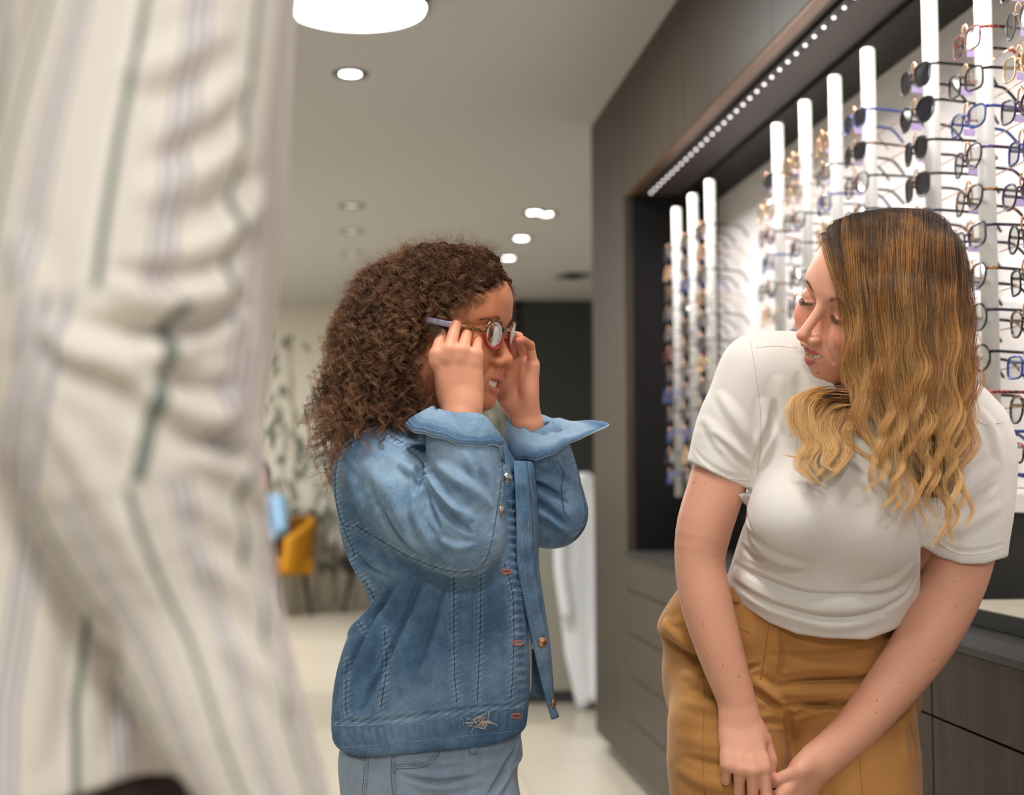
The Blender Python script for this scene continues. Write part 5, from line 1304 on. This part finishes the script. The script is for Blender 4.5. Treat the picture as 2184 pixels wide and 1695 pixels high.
TEE = []
def tshirt():
    f = Field()
    LF(f, [(770, 1640, 1990, 60, 80), (830, 1600, 2060, 60, 108), (900, 1592, 2090, 50, 128), (1000, 1614, 2070, 40, 150), (1065, 1614, 2030, 40, 150), (1120, 1588, 2005, 45, 150), (1180, 1568, 1988, 60, 150), (1260, 1546, 1958, 90, 150), (1330, 1548, 1935, 115, 155), (1400, 1570, 1920, 130, 155)], .03)
    EL(f, 1688, 1106, -62, (90, 88, 92), .04); EL(f, 1890, 1110, -62, (108, 100, 92), .05)
    CH(f, [(1625, 800, 60, 84), (1572, 905, 56, 86), (1540, 985, 44, 74), (1526, 1020, 40, 72)], .03, n=12)
    CH(f, [(1690, 790, 60, 84), (1625, 800, 60, 84)], .03)
    CH(f, [(1990, 850, 60, 84), (2068, 930, 60, 92), (2074, 1050, 50, 90), (2058, 1160, 42, 90), (2052, 1260, 38, 92)], .03, n=14)
    EL(f, 1862, 800, -10, (88, 105, 130), .008, True)
    FT = [([(1552, 1212), (1620, 1258), (1720, 1292), (1850, 1290), (1935, 1255)], 17, 11), ([(1566, 1256), (1660, 1306), (1780, 1334), (1890, 1318)], 14, 8), ([(1600, 1150), (1650, 1190), (1720, 1212)], 15, 8), ([(1950, 1200), (1900, 1245), (1830, 1262)], 14, 8),
          ([(1618, 1000), (1634, 930), (1626, 850)], 14, 10), ([(1498, 890), (1550, 950), (1605, 992)], 13, 8), ([(1530, 835), (1578, 905), (1614, 962)], 13, 8), ([(1990, 1080), (2060, 1045), (2130, 985)], 16, 8), ([(1985, 1145), (2060, 1120), (2138, 1075)], 13, 6),
          ([(1556, 1196), (1630, 1236), (1730, 1270), (1850, 1268)], 8, -8), ([(1562, 1240), (1650, 1288), (1780, 1318), (1890, 1300)], 8, -7), ([(1604, 1010), (1618, 970), (1648, 900), (1652, 850)], 9, -10), ([(1520, 925), (1565, 970), (1608, 1006)], 8, -8), ([(1990, 1110), (2060, 1082), (2130, 1030)], 9, -6),
          ([(1600, 1040), (1592, 1090), (1602, 1130)], 9, -8), ([(1660, 800), (1668, 860), (1690, 930)], 18, 6), ([(1700, 790), (1712, 850), (1740, 900)], 12, -5), ([(1958, 1220), (1930, 1270), (1880, 1300)], 8, -6), ([(1580, 1160), (1600, 1180), (1640, 1195)], 8, -6),
          ([(2090, 870), (2120, 920), (2136, 990)], 12, 5), ([(1478, 955), (1505, 985), (1550, 1012), (1604, 1020)], 5, -3), ([(1976, 1135), (2040, 1172), (2100, 1173), (2148, 1158)], 5, -3)]
    hx, hy = [1500, 1548, 1590, 1640, 1700, 1760, 1850, 1920, 1960, 2000], [1225, 1262, 1296, 1328, 1352, 1361, 1364, 1338, 1300, 1250]
    def cut(p, d):
        x = p[:, 0] / -p[:, 2] * F + CX; y = -p[:, 1] / -p[:, 2] * F + CY
        e = (y - np.interp(x, hx, hy)) * S * .9; e = np.minimum(e, np.maximum((1963 - x) * S, (y - 1275) * S))
        l = ((y - 985) * .906 - (x - 1470) * .423) * S; e = np.maximum(e, np.minimum(l, np.minimum((1598 - x) * S, (1050 - y) * S)))
        r = (y - np.interp(x, [1960, 2000, 2050, 2100, 2150], [1160, 1186, 1203, 1203, 1188])) * S; e = np.maximum(e, np.minimum(r, (x - 1963) * S))
        return np.where(e > -.01, -smin(-d, -e, .004), d)
    f.fn(cut)
    CH(f, [(1536, 1000, 44, 60), (1516, 1090, 34, 62)], .004, True); CH(f, [(2056, 1168, 42, 80), (2056, 1222, 38, 78)], .004, True)
    m, t, b = nmat('white_cotton', rough=.8, spec=.2); n = t.noise(t.coord('Object'), 9, 4); b.inputs['Base Color'].default_value = s2l((224, 218, 211)); b.inputs['Sheen Weight'].default_value = .2
    t.bump(t.math('ADD', n, t.math('MULTIPLY', t.noise(t.coord('Object'), 700, 2), .12)), .25, .006, b)
    o, v, q = build(f, .0026, 't_shirt', m, it=2, post=lambda v, q: folds(v, q, FT)); wpn(o); hit = caster(v, q)
    TEE.extend([v, q]); ml = MB()
    for sm in [[(1600, 722), (1612, 800), (1622, 880), (1622, 950), (1616, 1010)], [(1476, 962), (1500, 992), (1545, 1018), (1600, 1026)], [(1612, 742), (1650, 738), (1700, 742)], [(1976, 1140), (2040, 1180), (2100, 1180), (2148, 1164)], [(2076, 852), (2050, 920), (2020, 980), (1995, 1040)], [(2062, 880), (2100, 905), (2140, 900)]]: seam(hit, sm, .0006, ml, lift=-.0001)
    obj('seam', ml.vf(), mat('tee_seam', (198, 190, 178), .9), o)
tshirt()
def trousers():
    f = Field()
    LF(f, [(1236, 1462, 1890, 150, 140), (1290, 1424, 1918, 160, 158), (1335, 1402, 1950, 175, 175), (1375, 1414, 1950, 185, 180), (1440, 1412, 1955, 195, 185), (1500, 1420, 1962, 200, 180), (1545, 1440, 1945, 205, 160)], .02)
    CH(f, [(1548, 1480, 130, 120), (1553, 1600, 90, 136), (1568, 1760, 50, 130), (1578, 2030, 20, 92), (1590, 2250, 110, 70), (1598, 2490, 150, 58)], .012, n=16)
    CH(f, [(1822, 1480, 130, 126), (1818, 1600, 90, 146), (1822, 1760, 50, 140), (1832, 2030, 20, 96), (1838, 2250, 110, 72), (1838, 2490, 150, 58)], .012, n=16)
    FW = [([(1404, 1318), (1440, 1352), (1490, 1384), (1545, 1412)], 16, 15), ([(1648, 1325), (1652, 1390), (1640, 1452)], 16, 7), ([(1660, 1436), (1740, 1424), (1860, 1420), (1950, 1395)], 15, 11), ([(1655, 1478), (1740, 1478), (1850, 1474), (1930, 1462)], 14, 12),
          ([(1602, 1446), (1642, 1476), (1672, 1505)], 11, 10), ([(1450, 1436), (1520, 1452), (1600, 1440)], 13, 8), ([(1450, 1496), (1540, 1508), (1640, 1496)], 14, 8), ([(1440, 1636), (1500, 1668), (1580, 1690)], 16, 8), ([(1440, 1570), (1520, 1590), (1600, 1588)], 16, 5),
          ([(1408, 1352), (1438, 1380), (1490, 1406), (1540, 1440)], 9, -16), ([(1664, 1335), (1668, 1400), (1656, 1462)], 5, -8), ([(1656, 1462), (1730, 1454), (1850, 1448), (1940, 1424)], 7, -14), ([(1668, 1506), (1740, 1504), (1830, 1502), (1915, 1490)], 7, -14),
          ([(1680, 1505), (1682, 1540), (1684, 1580)], 9, -10), ([(1600, 1468), (1640, 1496), (1674, 1514)], 7, -9), ([(1562, 1440), (1600, 1424), (1622, 1418)], 6, -7), ([(1462, 1470), (1540, 1482), (1620, 1472)], 8, -8), ([(1690, 1530), (1730, 1510), (1780, 1506)], 8, -8),
          ([(1640, 1395), (1760, 1400), (1900, 1375)], 10, -5), ([(1680, 1545), (1640, 1540), (1580, 1552)], 8, -6), ([(1450, 1610), (1520, 1630), (1600, 1640)], 9, -5), ([(1955, 1500), (1930, 1560), (1940, 1640)], 12, 4)]
    m, t, b = nmat('ochre_twill', rough=.75, spec=.2); n = t.noise(t.coord('Object'), 10, 4)
    t.l(t.ramp(n, [(.3, s2l((162, 112, 58))), (.7, s2l((184, 131, 72)))]), b.inputs['Base Color'])
    wv_ = t.noise(t.coord('Object', (500, 500, 2500)), 1, 2); t.bump(wv_, .2, .0008, b); b.inputs['Sheen Weight'].default_value = .15
    o, v, q = build(f, .003, 'trousers', m, it=2, post=lambda v, q: folds(v, q, FW)); wpn(o); hit = caster(v, q); ml = MB()
    for sm in [[(1500, 1420), (1502, 1500), (1498, 1600), (1502, 1695)], [(1640, 1330), (1632, 1390), (1622, 1450)], [(1810, 1520), (1830, 1600), (1840, 1695)], [(1962, 1500), (1966, 1600), (1966, 1690)], [(1560, 1275), (1566, 1330), (1600, 1350)]]: seam(hit, sm, .0005, ml, lift=0)
    obj('seam', ml.vf(), mat('twill_seam', (140, 94, 44), .9), o)
    G = np.array([[hit(x + (y - 1275) * .1, y, .003)[0] for x in (1556, 1562, 1570, 1576)] for y in (1268, 1276, 1286)]); vv, ff = shell(G, .003); obj('belt_loop', (to_world(vv), ff), m, o)
    for x in (1600, 1840):
        b_ = to_world(V(x, 2520, 130)); mb = MB().ball((b_[0], b_[1] - .04, .04), (.045, .12, .05), 16); vv = mb.v[0].copy(); vv[:, 2] = np.maximum(vv[:, 2], 0); wpn(obj('shoe', (vv, mb.f), M_black))
trousers()

def blonde():
    rn = np.random.RandomState(11)
    M_h = hair_mat('ombre_blonde_hair', [(.0, (56, 43, 34)), (.25, (90, 67, 48)), (.45, (152, 104, 60)), (.68, (208, 150, 86)), (1.0, (240, 198, 134))], .45, .3, .3, 20)
    f = Field(); f.T = TW; f.ell((0, -1.6, 4.0), (7.85, 9.4, 7.6), .5); f.ell((0, 2.9, 3.9), (6.9, 6.6, 6.35), 1.0); f.T = None
    LF(f, [(520, 1840, 2020, -20, 95), (620, 1835, 2052, -20, 108), (720, 1850, 2060, -30, 100), (820, 1870, 2062, -60, 90), (920, 1890, 2052, -90, 60), (1000, 1930, 2040, -110, 40), (1060, 1950, 2030, -130, 28)], .03)
    def cut(p, d):      # keep the face free
        x = p[:, 0] / -p[:, 2] * F + CX; y = -p[:, 1] / -p[:, 2] * F + CY; q = ((p - TW[1]) @ TW[0]) / TW[2]
        e = (q[:, 1] - (5.6 - .0 * q[:, 2] - np.clip(q[:, 2] - 6.5, 0, 5) * -.9)) * .01; return np.where(e > -.02, -smin(-d, -e, .006), d)
    f.fn(cut)
    m, t, b = nmat('blonde_mass', rough=.6, spec=.2); t.l(t.ramp(t.noise(t.coord('Object', (120, 120, 5)), 1, 4), [(.3, s2l((70, 48, 30))), (.7, s2l((120, 84, 50)))]), b.inputs['Base Color'])
    o, v, q = build(f, .003, 'hair_mass', m); wpn(o)
    vv_ = np.concatenate([v, TEE[0], wv]); qq_ = np.concatenate([q, TEE[1] + len(v), wq + len(v) + len(TEE[0])])
    bv = BVHTree.FromPolygons([tuple(p) for p in vv_], [tuple(map(int, x)) for x in qq_])
    def clipw(g, mg):
        for r_ in g:
            L, n, i, dist = bv.ray_cast(Vector((0, 0, 0)), Vector(((r_[0] - CX) / F, -(r_[1] - CY) / F, -1.0)).normalized())
            if L is not None: r_[2] = min(r_[2], (-L[2] - D0) / S - mg)
        w = g[:, 2].copy()
        for _ in range(3): w[1:-1] = np.minimum(w[1:-1], (w[:-2] + 2 * w[1:-1] + w[2:]) / 4)
        g[:, 2] = w; return g
    keys = [  # front edge to back edge of the near side; each from root to tip
        [(1772, 500, 20), (1764, 512, -50), (1788, 590, -112), (1812, 690, -122), (1812, 780, -128), (1826, 860, -142), (1812, 930, -170), (1862, 1010, -190), (1838, 1062, -196)],
        [(1806, 466, 30), (1792, 486, -60), (1806, 590, -142), (1826, 690, -152), (1830, 790, -156), (1842, 880, -170), (1872, 960, -190), (1884, 1040, -204), (1870, 1100, -206)],
        [(1852, 450, 30), (1842, 466, -60), (1846, 590, -168), (1858, 690, -178), (1868, 800, -178), (1886, 900, -184), (1900, 990, -200), (1912, 1080, -210), (1880, 1150, -212)],
        [(1905, 444, 30), (1900, 460, -60), (1898, 590, -182), (1908, 690, -190), (1918, 800, -190), (1930, 900, -190), (1938, 1000, -200), (1945, 1090, -210), (1936, 1170, -212)],
        [(1955, 446, 30), (1962, 462, -50), (1958, 590, -168), (1962, 690, -184), (1968, 800, -188), (1976, 900, -190), (1984, 1000, -198), (1996, 1100, -206), (1988, 1190, -208)],
        [(1996, 462, 30), (2010, 482, -40), (2018, 590, -130), (2022, 690, -150), (2026, 800, -162), (2028, 900, -172), (2030, 1000, -184), (2036, 1100, -196), (2010, 1200, -200)],
        [(2030, 515, 20), (2042, 540, -30), (2058, 610, -70), (2066, 700, -90), (2070, 800, -110), (2066, 900, -130), (2052, 1000, -160), (2052, 1090, -180), (2036, 1180, -186)]]
    TN = []; KG = 60; keys = np.array([spline(np.array(k, float), KG) for k in keys])
    out = []
    def lock(s, wo, nst, R0, tipu, amp, ph, xo=0):
        x = s * (len(keys) - 1); i = min(len(keys) - 2, int(x)); g = (keys[i] * (1 - x + i) + keys[i + 1] * (x - i)).copy(); u = np.linspace(0, 1, KG)
        n = int(KG * tipu); tone = rn.randn() * .10; g = spline(g[:n], KG); y = g[:, 1]
        am = amp * sstep(560, 1000, y) ** 1.3 + 3 * sstep(520, 640, y); per = 138 + 22 * math.sin(ph * 3)
        g[:, 0] += am * np.sin(2 * PI * (y - 700) / per + ph) + xo * sstep(600, 900, y) * .6; g[:, 2] += am * .7 * np.cos(2 * PI * (y - 700) / per + ph) + wo; g = clipw(g, 8 + rn.rand() * 10)
        vw = np.array([V(*p) for p in g]); rad_ = R0 * S * (1 - (.58 if R0 > 14.5 and nst > 120 else .78) * sstep(760, 1150, y)) * (1 - (.4 if nst > 120 else .55) * u ** 3)
        for k in range(nst):
            r = math.sqrt(rn.rand()); a = rn.rand() * 2 * PI; wob = rn.randn(3) * .0012; tl = 1 - .22 * rn.rand() ** 2; tw = a + 1.6 * u * (1 if ph > 0 else -1)
            off = np.stack([np.cos(tw) * r, 0 * u, np.sin(tw) * r * .8], 1) * rad_[:, None] + np.outer(np.sin(u * rn.uniform(3, 9) + rn.rand() * 6) * u, wob)
            st = vw + off; m_ = int(KG * tl); out.append(spline(st[:m_], 44)); TN.append(tone + rn.randn() * .05)
    for i in range(58):
        s = (i + .5) / 58; lng = i % 4 == 1; lock(s, rn.uniform(-16, 0) if lng else rn.uniform(-4, 8), 150 if lng else 100, rn.uniform(16, 22) if lng else rn.uniform(7, 13), rn.uniform(.92, 1.0) if lng else rn.uniform(.60, .80), rn.uniform(11, 15) if lng else rn.uniform(7, 13), (i // 4) * 1.1 + rn.uniform(-.3, .3) + (0 if lng else rn.uniform(-.5, .5)), rn.uniform(-12, 12))
    for i in range(34): lock(rn.rand(), rn.uniform(6, 26), 90, 20, rn.uniform(.55, .8), rn.uniform(6, 14), rn.uniform(-3, 3))
    for i in range(16): lock(.45 + .55 * rn.rand(), rn.uniform(24, 90), 80, 22, rn.uniform(.7, .85), 10, rn.uniform(-3, 3))
    # far side: appears under the chin
    far = [[(1850, 846, -60), (1800, 838, -70), (1745, 838, -60), (1712, 868, -90), (1718, 915, -110), (1728, 950, -120), (1710, 972, -130), (1672, 966, -130)],
           [(1850, 850, -60), (1800, 846, -70), (1752, 852, -70), (1724, 890, -90), (1740, 940, -112), (1722, 985, -140), (1738, 1010, -150), (1766, 1032, -150)],
           [(1860, 852, -60), (1815, 852, -70), (1776, 866, -60), (1756, 905, -90), (1772, 945, -118), (1766, 980, -140), (1800, 998, -150)],
           [(1865, 856, -60), (1830, 862, -60), (1800, 885, -70), (1782, 920, -90), (1790, 960, -140), (1764, 1000, -160), (1744, 1020, -160)],
           [(1850, 842, -60), (1790, 832, -60), (1730, 838, -60), (1702, 862, -90), (1700, 900, -100), (1712, 940, -110)],
           [(1752, 780, 60), (1722, 770, 55), (1720, 810, 30), (1712, 842, 0), (1704, 880, -50)]]
    for j, gk in enumerate(far):
        for rep in range(4):
            g = spline(np.array(gk, float) + rn.randn(1, 3) * [9, 5, 8], KG); g = clipw(g, 8 + rn.rand() * 10) if j < 5 else g; u = np.linspace(0, 1, KG); vw = np.array([V(*p) for p in g])
            for k in range(90 if j < 5 else 14):
                r = math.sqrt(rn.rand()); a = rn.rand() * 6.28; off = np.stack([np.cos(a + u) * r, 0 * u, np.sin(a + u) * r], 1) * (17 * S * (1 - .75 * u ** 1.5))[:, None]; out.append(spline((vw + off)[:int(KG * (1 - .15 * rn.rand()))], 44)); TN.append(.3 + .12 * rep / 2 + rn.randn() * .06)
    wpn(add_hair('blonde_hair', out, .00011, M_h, tip=.45, tone=TN))
    # loose single hairs
    out = []
    for i in range(700):
        s = rn.rand(); x = s * (len(keys) - 1); k_ = min(len(keys) - 2, int(x)); g = (keys[k_] * (1 - x + k_) + keys[k_ + 1] * (x - k_)).copy()
        a, b_ = sorted(rn.rand(2)); b_ = min(1, a + .15 + .5 * rn.rand()); n0, n1 = int(a * 40), max(int(a * 40) + 8, int(b_ * 58)); g = g[n0:n1]; u = np.linspace(0, 1, len(g))
        g[:, 0] += rn.randn() * 16 * u + 10 * np.sin(u * rn.uniform(2, 7) + rn.rand() * 6) * u; g[:, 2] += -8 - abs(rn.randn()) * 18 * u; out.append(spline(np.array([V(*p) for p in g]), 24))
    for i in range(320):
        a = rn.rand(); bx, by = np.interp(a, [0, .25, .6, .85, 1], [1762, 1800, 1960, 2040, 2072]), np.interp(a, [0, .25, .6, .85, 1], [540, 480, 462, 540, 700]); d = np.array([(bx - 1910) / 140, -(660 - by) / 190]); L = rn.uniform(6, 22)
        u = np.linspace(0, 1, 24)[:, None]; g = np.hstack([bx + (d[0] * L * .8 + rn.randn() * 14) * u + rn.randn() * 5 * np.sin(u * 4), by + 6 + (d[1] * L * 1.1 - 3) * u + 10 * u ** 2 * rn.rand(), -50 + 0 * u]); out.append(np.array([V(*p) for p in g]))
    wpn(add_hair('flyaway_hair', out, .00007, hair_mat('fly_blonde', [(0, (130, 96, 62)), (1, (226, 184, 122))], .4, .5, .3), tip=.6))
blonde()
# green glasses in her hands
q = make_glasses('round', .046, .042, 'green', label='eyeglasses', fm=frame_mat('green_acetate', [(110, 170, 50)], rough=.1)); q.name = 'eyeglasses'
q['label'] = 'bright green eyeglasses held in the hands of the woman'; q['category'] = 'eyeglasses'
q.location = to_world(V(1668, 1738, -58)); q.rotation_euler = (.5, .3, 1.9)
# ================================================================== the adult in the striped shirt, close to the camera
def adult():
    D1 = .80; s1 = D1 / F
    def VA(px, py, dm=0.0):
        d = D1 + dm; return np.array([(px - CX) / F * d, -(py - CY) / F * d, -d])
    def CA(fd, pts, k=.012, sub=False, n=14, flat=None): return fd.chain([VA(*p[:3]) for p in pts], [p[3] for p in pts], k, sub, flat, n)
    per = thing('person', 'adult in off-white striped shirt close at the left, only arm and side visible', 'person', tuple(P(150, 1500, .95) * (1, 1, 0)))
    def ap(o): o.parent = per; o.matrix_parent_inverse = Matrix.Translation(-per.location); return o
    armp = [(385, -330, .03, .066), (362, 0, .0, .068), (298, 350, -.01, .074), (256, 640, -.015, .077), (262, 800, -.015, .076), (308, 1000, -.01, .067), (392, 1250, 0, .052), (468, 1480, 0, .045), (556, 1700, .01, .038)]
    tor = [(360, -480, .16, .09, .19), (360, -300, .17, .09, .20), (350, 0, .17, .085, .19), (280, 500, .17, .10, .18), (170, 1000, .17, .12, .17), (110, 1400, .17, .13, .17), (110, 1680, .17, .135, .175)]
    def tl(fd, g=0.0, rows=tor):
        secs = []
        for px, py, dm, ra, rb in rows: c = VA(px, py, dm); secs.append((c[1], c[0], -c[2], ra + g, rb + g))
        fd.loft((0, 1, 0), (1, 0, 0), secs, .02)
    # body
    f = Field(); hp = to_view(to_world(VA(300, -480, .17)) + np.array([.05, 0, .30])); T = (frame((.93, -.05, -.36), (0, 1, 0)), hp, .0105); f.T = T; info = head_ops(f); f.T = None
    f.chain([hp + (0, -.02, .0), hp + (-.03, -.24, 0)], [.06, .07], .02); tl(f, -.03)
    CA(f, [(p[0], p[1], p[2], p[3] - .024) for p in armp[:-1]] + [(600, 1800, .02, .028), (640, 1900, .02, .026)], .01, n=20)
    a = unit((.18, -1, -.05)); zb = unit(np.array((.15, 0, 1.))); zb = unit(zb - a * (a @ zb)); xt = unit(np.cross(a, zb)); xt = xt if xt[0] > 0 else -xt
    hand_ops(f, (np.column_stack([xt, a, zb]), VA(645, 1900, .02), .0095), [(22, 22, 12), (26, 26, 14), (28, 28, 14), (32, 28, 14)], [(1.8, 2.0, -1.2), (3.6, 4.6, -2.2), (4.2, 7.6, -3.0), (4.2, 9.8, -3.6)])
    for s_, dd in ((-1, .10), (1, .26)):
        f.chain([VA(120, 1800, dd), VA(140, 2900, dd), VA(120, 3950, dd)], [.07, .05, .04], .02)
    o, v, q = build(f, .004, 'body', skin_mat('adult_skin'), it=1); vcol(o, head_paint(v, T, info, (214, 160, 130), (180, 100, 90))[0]); ap(o)
    # hair
    f = Field(); f.T = T; f.ell((0, -1.4, 4.6), (7.9, 9.5, 7.8), .5); f.ell((0, 8, -3), (9, 5.4, 9), .5, True); f.ell((0, 2, -9), (9, 6, 6.2), .5, True); f.T = None
    ap(build(f, .006, 'hair', mat('adult_hair', (60, 44, 34), .6), it=1)[0])
    # shirt
    f = Field(); tl(f)
    f.chain([VA(300, -520, .05), VA(290, -520, .30)], [.07, .07], .04)
    CA(f, armp, .02, n=30)
    f.fn(lambda p, d: np.maximum(d, (-p[:, 1] / -p[:, 2] * F + CY - np.interp(p[:, 0] / -p[:, 2] * F + CX, [-200, 100, 300, 380, 500, 700], [1760, 1720, 1650, 1650, 1820, 1900])) * s1 * .8))
    f.chain([VA(300, -640, .17), VA(300, -900, .17)], [.062, .062], .01, True)
    FA = [([(230, 612), (330, 640), (430, 630), (520, 585)], 34, 44), ([(80, 690), (170, 748), (300, 768), (430, 735)], 32, 40), ([(230, 782), (330, 838), (430, 892), (520, 880)], 28, 38), ([(420, 972), (490, 1005), (565, 1075)], 26, 34),
          ([(290, 425), (400, 385), (520, 290)], 36, 26), ([(370, 560), (470, 505), (565, 400)], 34, 26), ([(250, 165), (370, 130), (490, 55)], 34, 22), ([(320, 300), (420, 240), (530, 150)], 34, 20), ([(90, 860), (160, 965), (250, 1120), (340, 1300)], 30, 16),
          ([(420, 1185), (520, 1262), (590, 1345)], 30, 20), ([(470, 1355), (560, 1432), (630, 1530)], 30, 20), ([(240, 575), (350, 592), (470, 560)], 22, -34), ([(180, 690), (300, 702), (440, 692), (530, 640)], 22, -44), ([(340, 795), (430, 828), (510, 820)], 22, -32),
          ([(380, 930), (470, 945), (545, 1000)], 24, -30), ([(320, 345), (430, 312), (515, 230)], 24, -16), ([(410, 450), (500, 432), (565, 350)], 24, -18), ([(380, 1090), (500, 1180), (585, 1245)], 24, -18), ([(20, 480), (60, 620), (20, 760)], 40, 20), ([(560, 500), (540, 620), (552, 760)], 26, -20),
          ([(60, 1150), (90, 1400), (70, 1650)], 40, 20), ([(220, 1300), (250, 1450), (240, 1620)], 34, -20)]
    m, t, b = nmat('striped_linen', rough=.85, spec=.15)
    st = t.attr('stripe').outputs['Fac']; per_ = .066
    ph = t.math('FRACT', t.math('DIVIDE', st, per_)); E = s2l((234, 226, 214)); G = s2l((112, 124, 116)); L = s2l((176, 168, 180)); Wt = s2l((242, 234, 222))
    c = t.ramp(ph, [(0, Wt), (.06, Wt), (.075, G), (.13, G), (.145, E), (.42, E), (.43, L), (.455, L), (.465, E), (.50, E), (.51, L), (.535, L), (.545, E), (.58, E), (.59, L), (.62, L), (.63, E), (1, Wt)][:0] or [(0, Wt), (.07, Wt), (.085, G), (.135, G), (.15, E), (.44, E), (.45, L), (.475, L), (.485, E), (.515, E), (.525, L), (.55, L), (.56, E), (.6, E), (.61, L), (.64, L), (.65, E)])
    t.l(c, b.inputs['Base Color']); t.bump(t.noise(t.coord('Object'), 500, 2), .2, .0008, b)
    v, q = f.mesh(.0036); v = smooth_mesh(v, q, 2); v2 = folds(v, q, FA, s1); o = obj('striped_shirt', (to_world(v2), q), m); ap(o)
    A = spline(np.array([VA(*p[:3]) for p in armp]), 60); rA = spline(np.array([[p[3], 0, 0] for p in armp]), 60)[:, 0]
    best = np.full(len(v), 9.); sv = np.zeros(len(v))
    for i in range(59):
        a, b_ = A[i], A[i + 1]; ab = b_ - a; tt = np.clip(((v - a) @ ab) / (ab @ ab), 0, 1); w = v - a - tt[:, None] * ab; d = np.linalg.norm(w, axis=1) - rA[i]
        ax = unit(ab); e1 = unit(np.array([1., 0, 0]) - ax * ax[0]); e2 = np.cross(ax, e1); ang = np.arctan2(w @ e1, np.abs(w @ e2) * 1.0 * np.sign(-(w @ e2) * np.sign(e2[2]) * -1 + 1e-9) * 1)
        ang = np.arctan2(w @ e1, w[:, 2]); m_ = d < best; best[m_] = d[m_]; sv[m_] = (ang * .074)[m_]
    isarm = best < .012
    tv = np.array([VA(*p[:3]) for p in tor]); cx_ = np.interp(-v[:, 1], -tv[:, 1], tv[:, 0]); cz_ = np.interp(-v[:, 1], -tv[:, 1], tv[:, 2])
    st_ = np.arctan2(v[:, 0] - cx_, v[:, 2] - cz_) * .16
    vfl(o, np.where(isarm, sv + .52 + .006, st_ + 1.0), 'stripe')
    # trousers and shoes
    f = Field(); c0 = VA(120, 1640, .17)
    tl(f, -.008, [(130, 1560, .17, .13, .165), (120, 1800, .17, .14, .17), (130, 2100, .17, .13, .165), (130, 2300, .17, .12, .16)])
    for dd in (.09, .26): f.chain([VA(120, 2100, dd), VA(140, 2900, dd), VA(130, 4150, dd)], [.095, .075, .062], .02)
    ap(build(f, .006, 'trousers', mat('dark_trousers', (48, 36, 30), .8), it=2)[0])
    for dd in (.09, .26):
        b_ = to_world(VA(130, 4300, dd)); mb = MB().ball((b_[0] + .06, b_[1], .05), (.15, .055, .055), 16); vv = mb.v[0].copy(); vv[:, 2] = np.maximum(vv[:, 2], 0); ap(obj('shoe', (vv, mb.f), M_black))
adult()

# ================================================================== a person sitting in the mustard armchair at the far end
def sitter():
    bx, by = cy[0] - .24, cy[1] - .2
    per = thing('person', 'seated person in a light blue top in the mustard armchair at the far end', 'person', (bx, by, 0))
    def sp(o): o.parent = per; o.matrix_parent_inverse = Matrix.Translation(-per.location); return o
    R = np.array([[math.cos(rad(-20)), -math.sin(rad(-20)), 0], [math.sin(rad(-20)), math.cos(rad(-20)), 0], [0, 0, 1]])
    def Q(x, y, z): return to_view(R @ np.array([x, y, 0]) + np.array([bx, by, z]))
    def ch(f, pts, k=.02, sub=False): f.chain([Q(*p[:3]) for p in pts], [p[3] for p in pts], k, sub)
    f = Field(); T = (RWC @ (R @ np.column_stack([(-1, 0, 0), (0, -1, 0), (0, 0, 1)])), Q(0, -.02, 1.06), .0098); f.T = T; info = head_ops(f); f.T = None
    ch(f, [(0, 0, 1.04, .055), (0, .02, .92, .06)]); ch(f, [(0, .03, .88, .09), (0, .04, .55, .12)])
    for s_ in (-1, 1):
        ch(f, [(s_ * .16, .02, .88, .045), (s_ * .2, -.02, .66, .04), (s_ * .14, -.22, .60, .034), (s_ * .08, -.3, .60, .03), (s_ * .07, -.36, .585, .02)])
        ch(f, [(s_ * .1, 0, .53, .07), (s_ * .11, -.42, .52, .055), (s_ * .11, -.44, .12, .04)])
    o, v, q = build(f, .010, 'body', skin_mat('sitter_skin'), it=1); vcol(o, head_paint(v, T, info, (206, 150, 122), (170, 100, 90))[0]); sp(o)
    f = Field(); f.T = T; f.ell((0, -1.4, 4.6), (7.9, 9.5, 7.8), .5); f.ell((0, 8, -3), (9, 5.4, 9), .5, True); f.T = None
    sp(build(f, .012, 'hair', mat('sitter_hair', (70, 48, 36), .6), it=1)[0])
    f = Field(); ch(f, [(0, .03, .86, .12), (0, .04, .56, .15)]); ch(f, [(-.15, .02, .88, .06), (.15, .02, .88, .06)])
    for s_ in (-1, 1): ch(f, [(s_ * .16, .02, .88, .06), (s_ * .2, -.02, .66, .055), (s_ * .15, -.2, .61, .05)])
    sp(build(f, .012, 'blue_top', mat('sky_blue_cloth', (150, 190, 226), .8), it=1)[0])
    f = Field()
    for s_ in (-1, 1): ch(f, [(s_ * .08, .02, .545, .085), (s_ * .11, -.42, .535, .07), (s_ * .11, -.44, .12, .055)])
    sp(build(f, .012, 'trousers', bpy.data.materials['dark_trousers'], it=1)[0])
    for s_ in (-1, 1):
        c_ = R @ np.array([s_ * .11, -.48, 0]) + np.array([bx, by, .035]); mb = MB().ball(c_, (.05, .12, .04), 12); vv = mb.v[0].copy(); vv[:, 2] = np.maximum(vv[:, 2], 0); sp(obj('shoe', (vv, mb.f), M_black))
sitter()
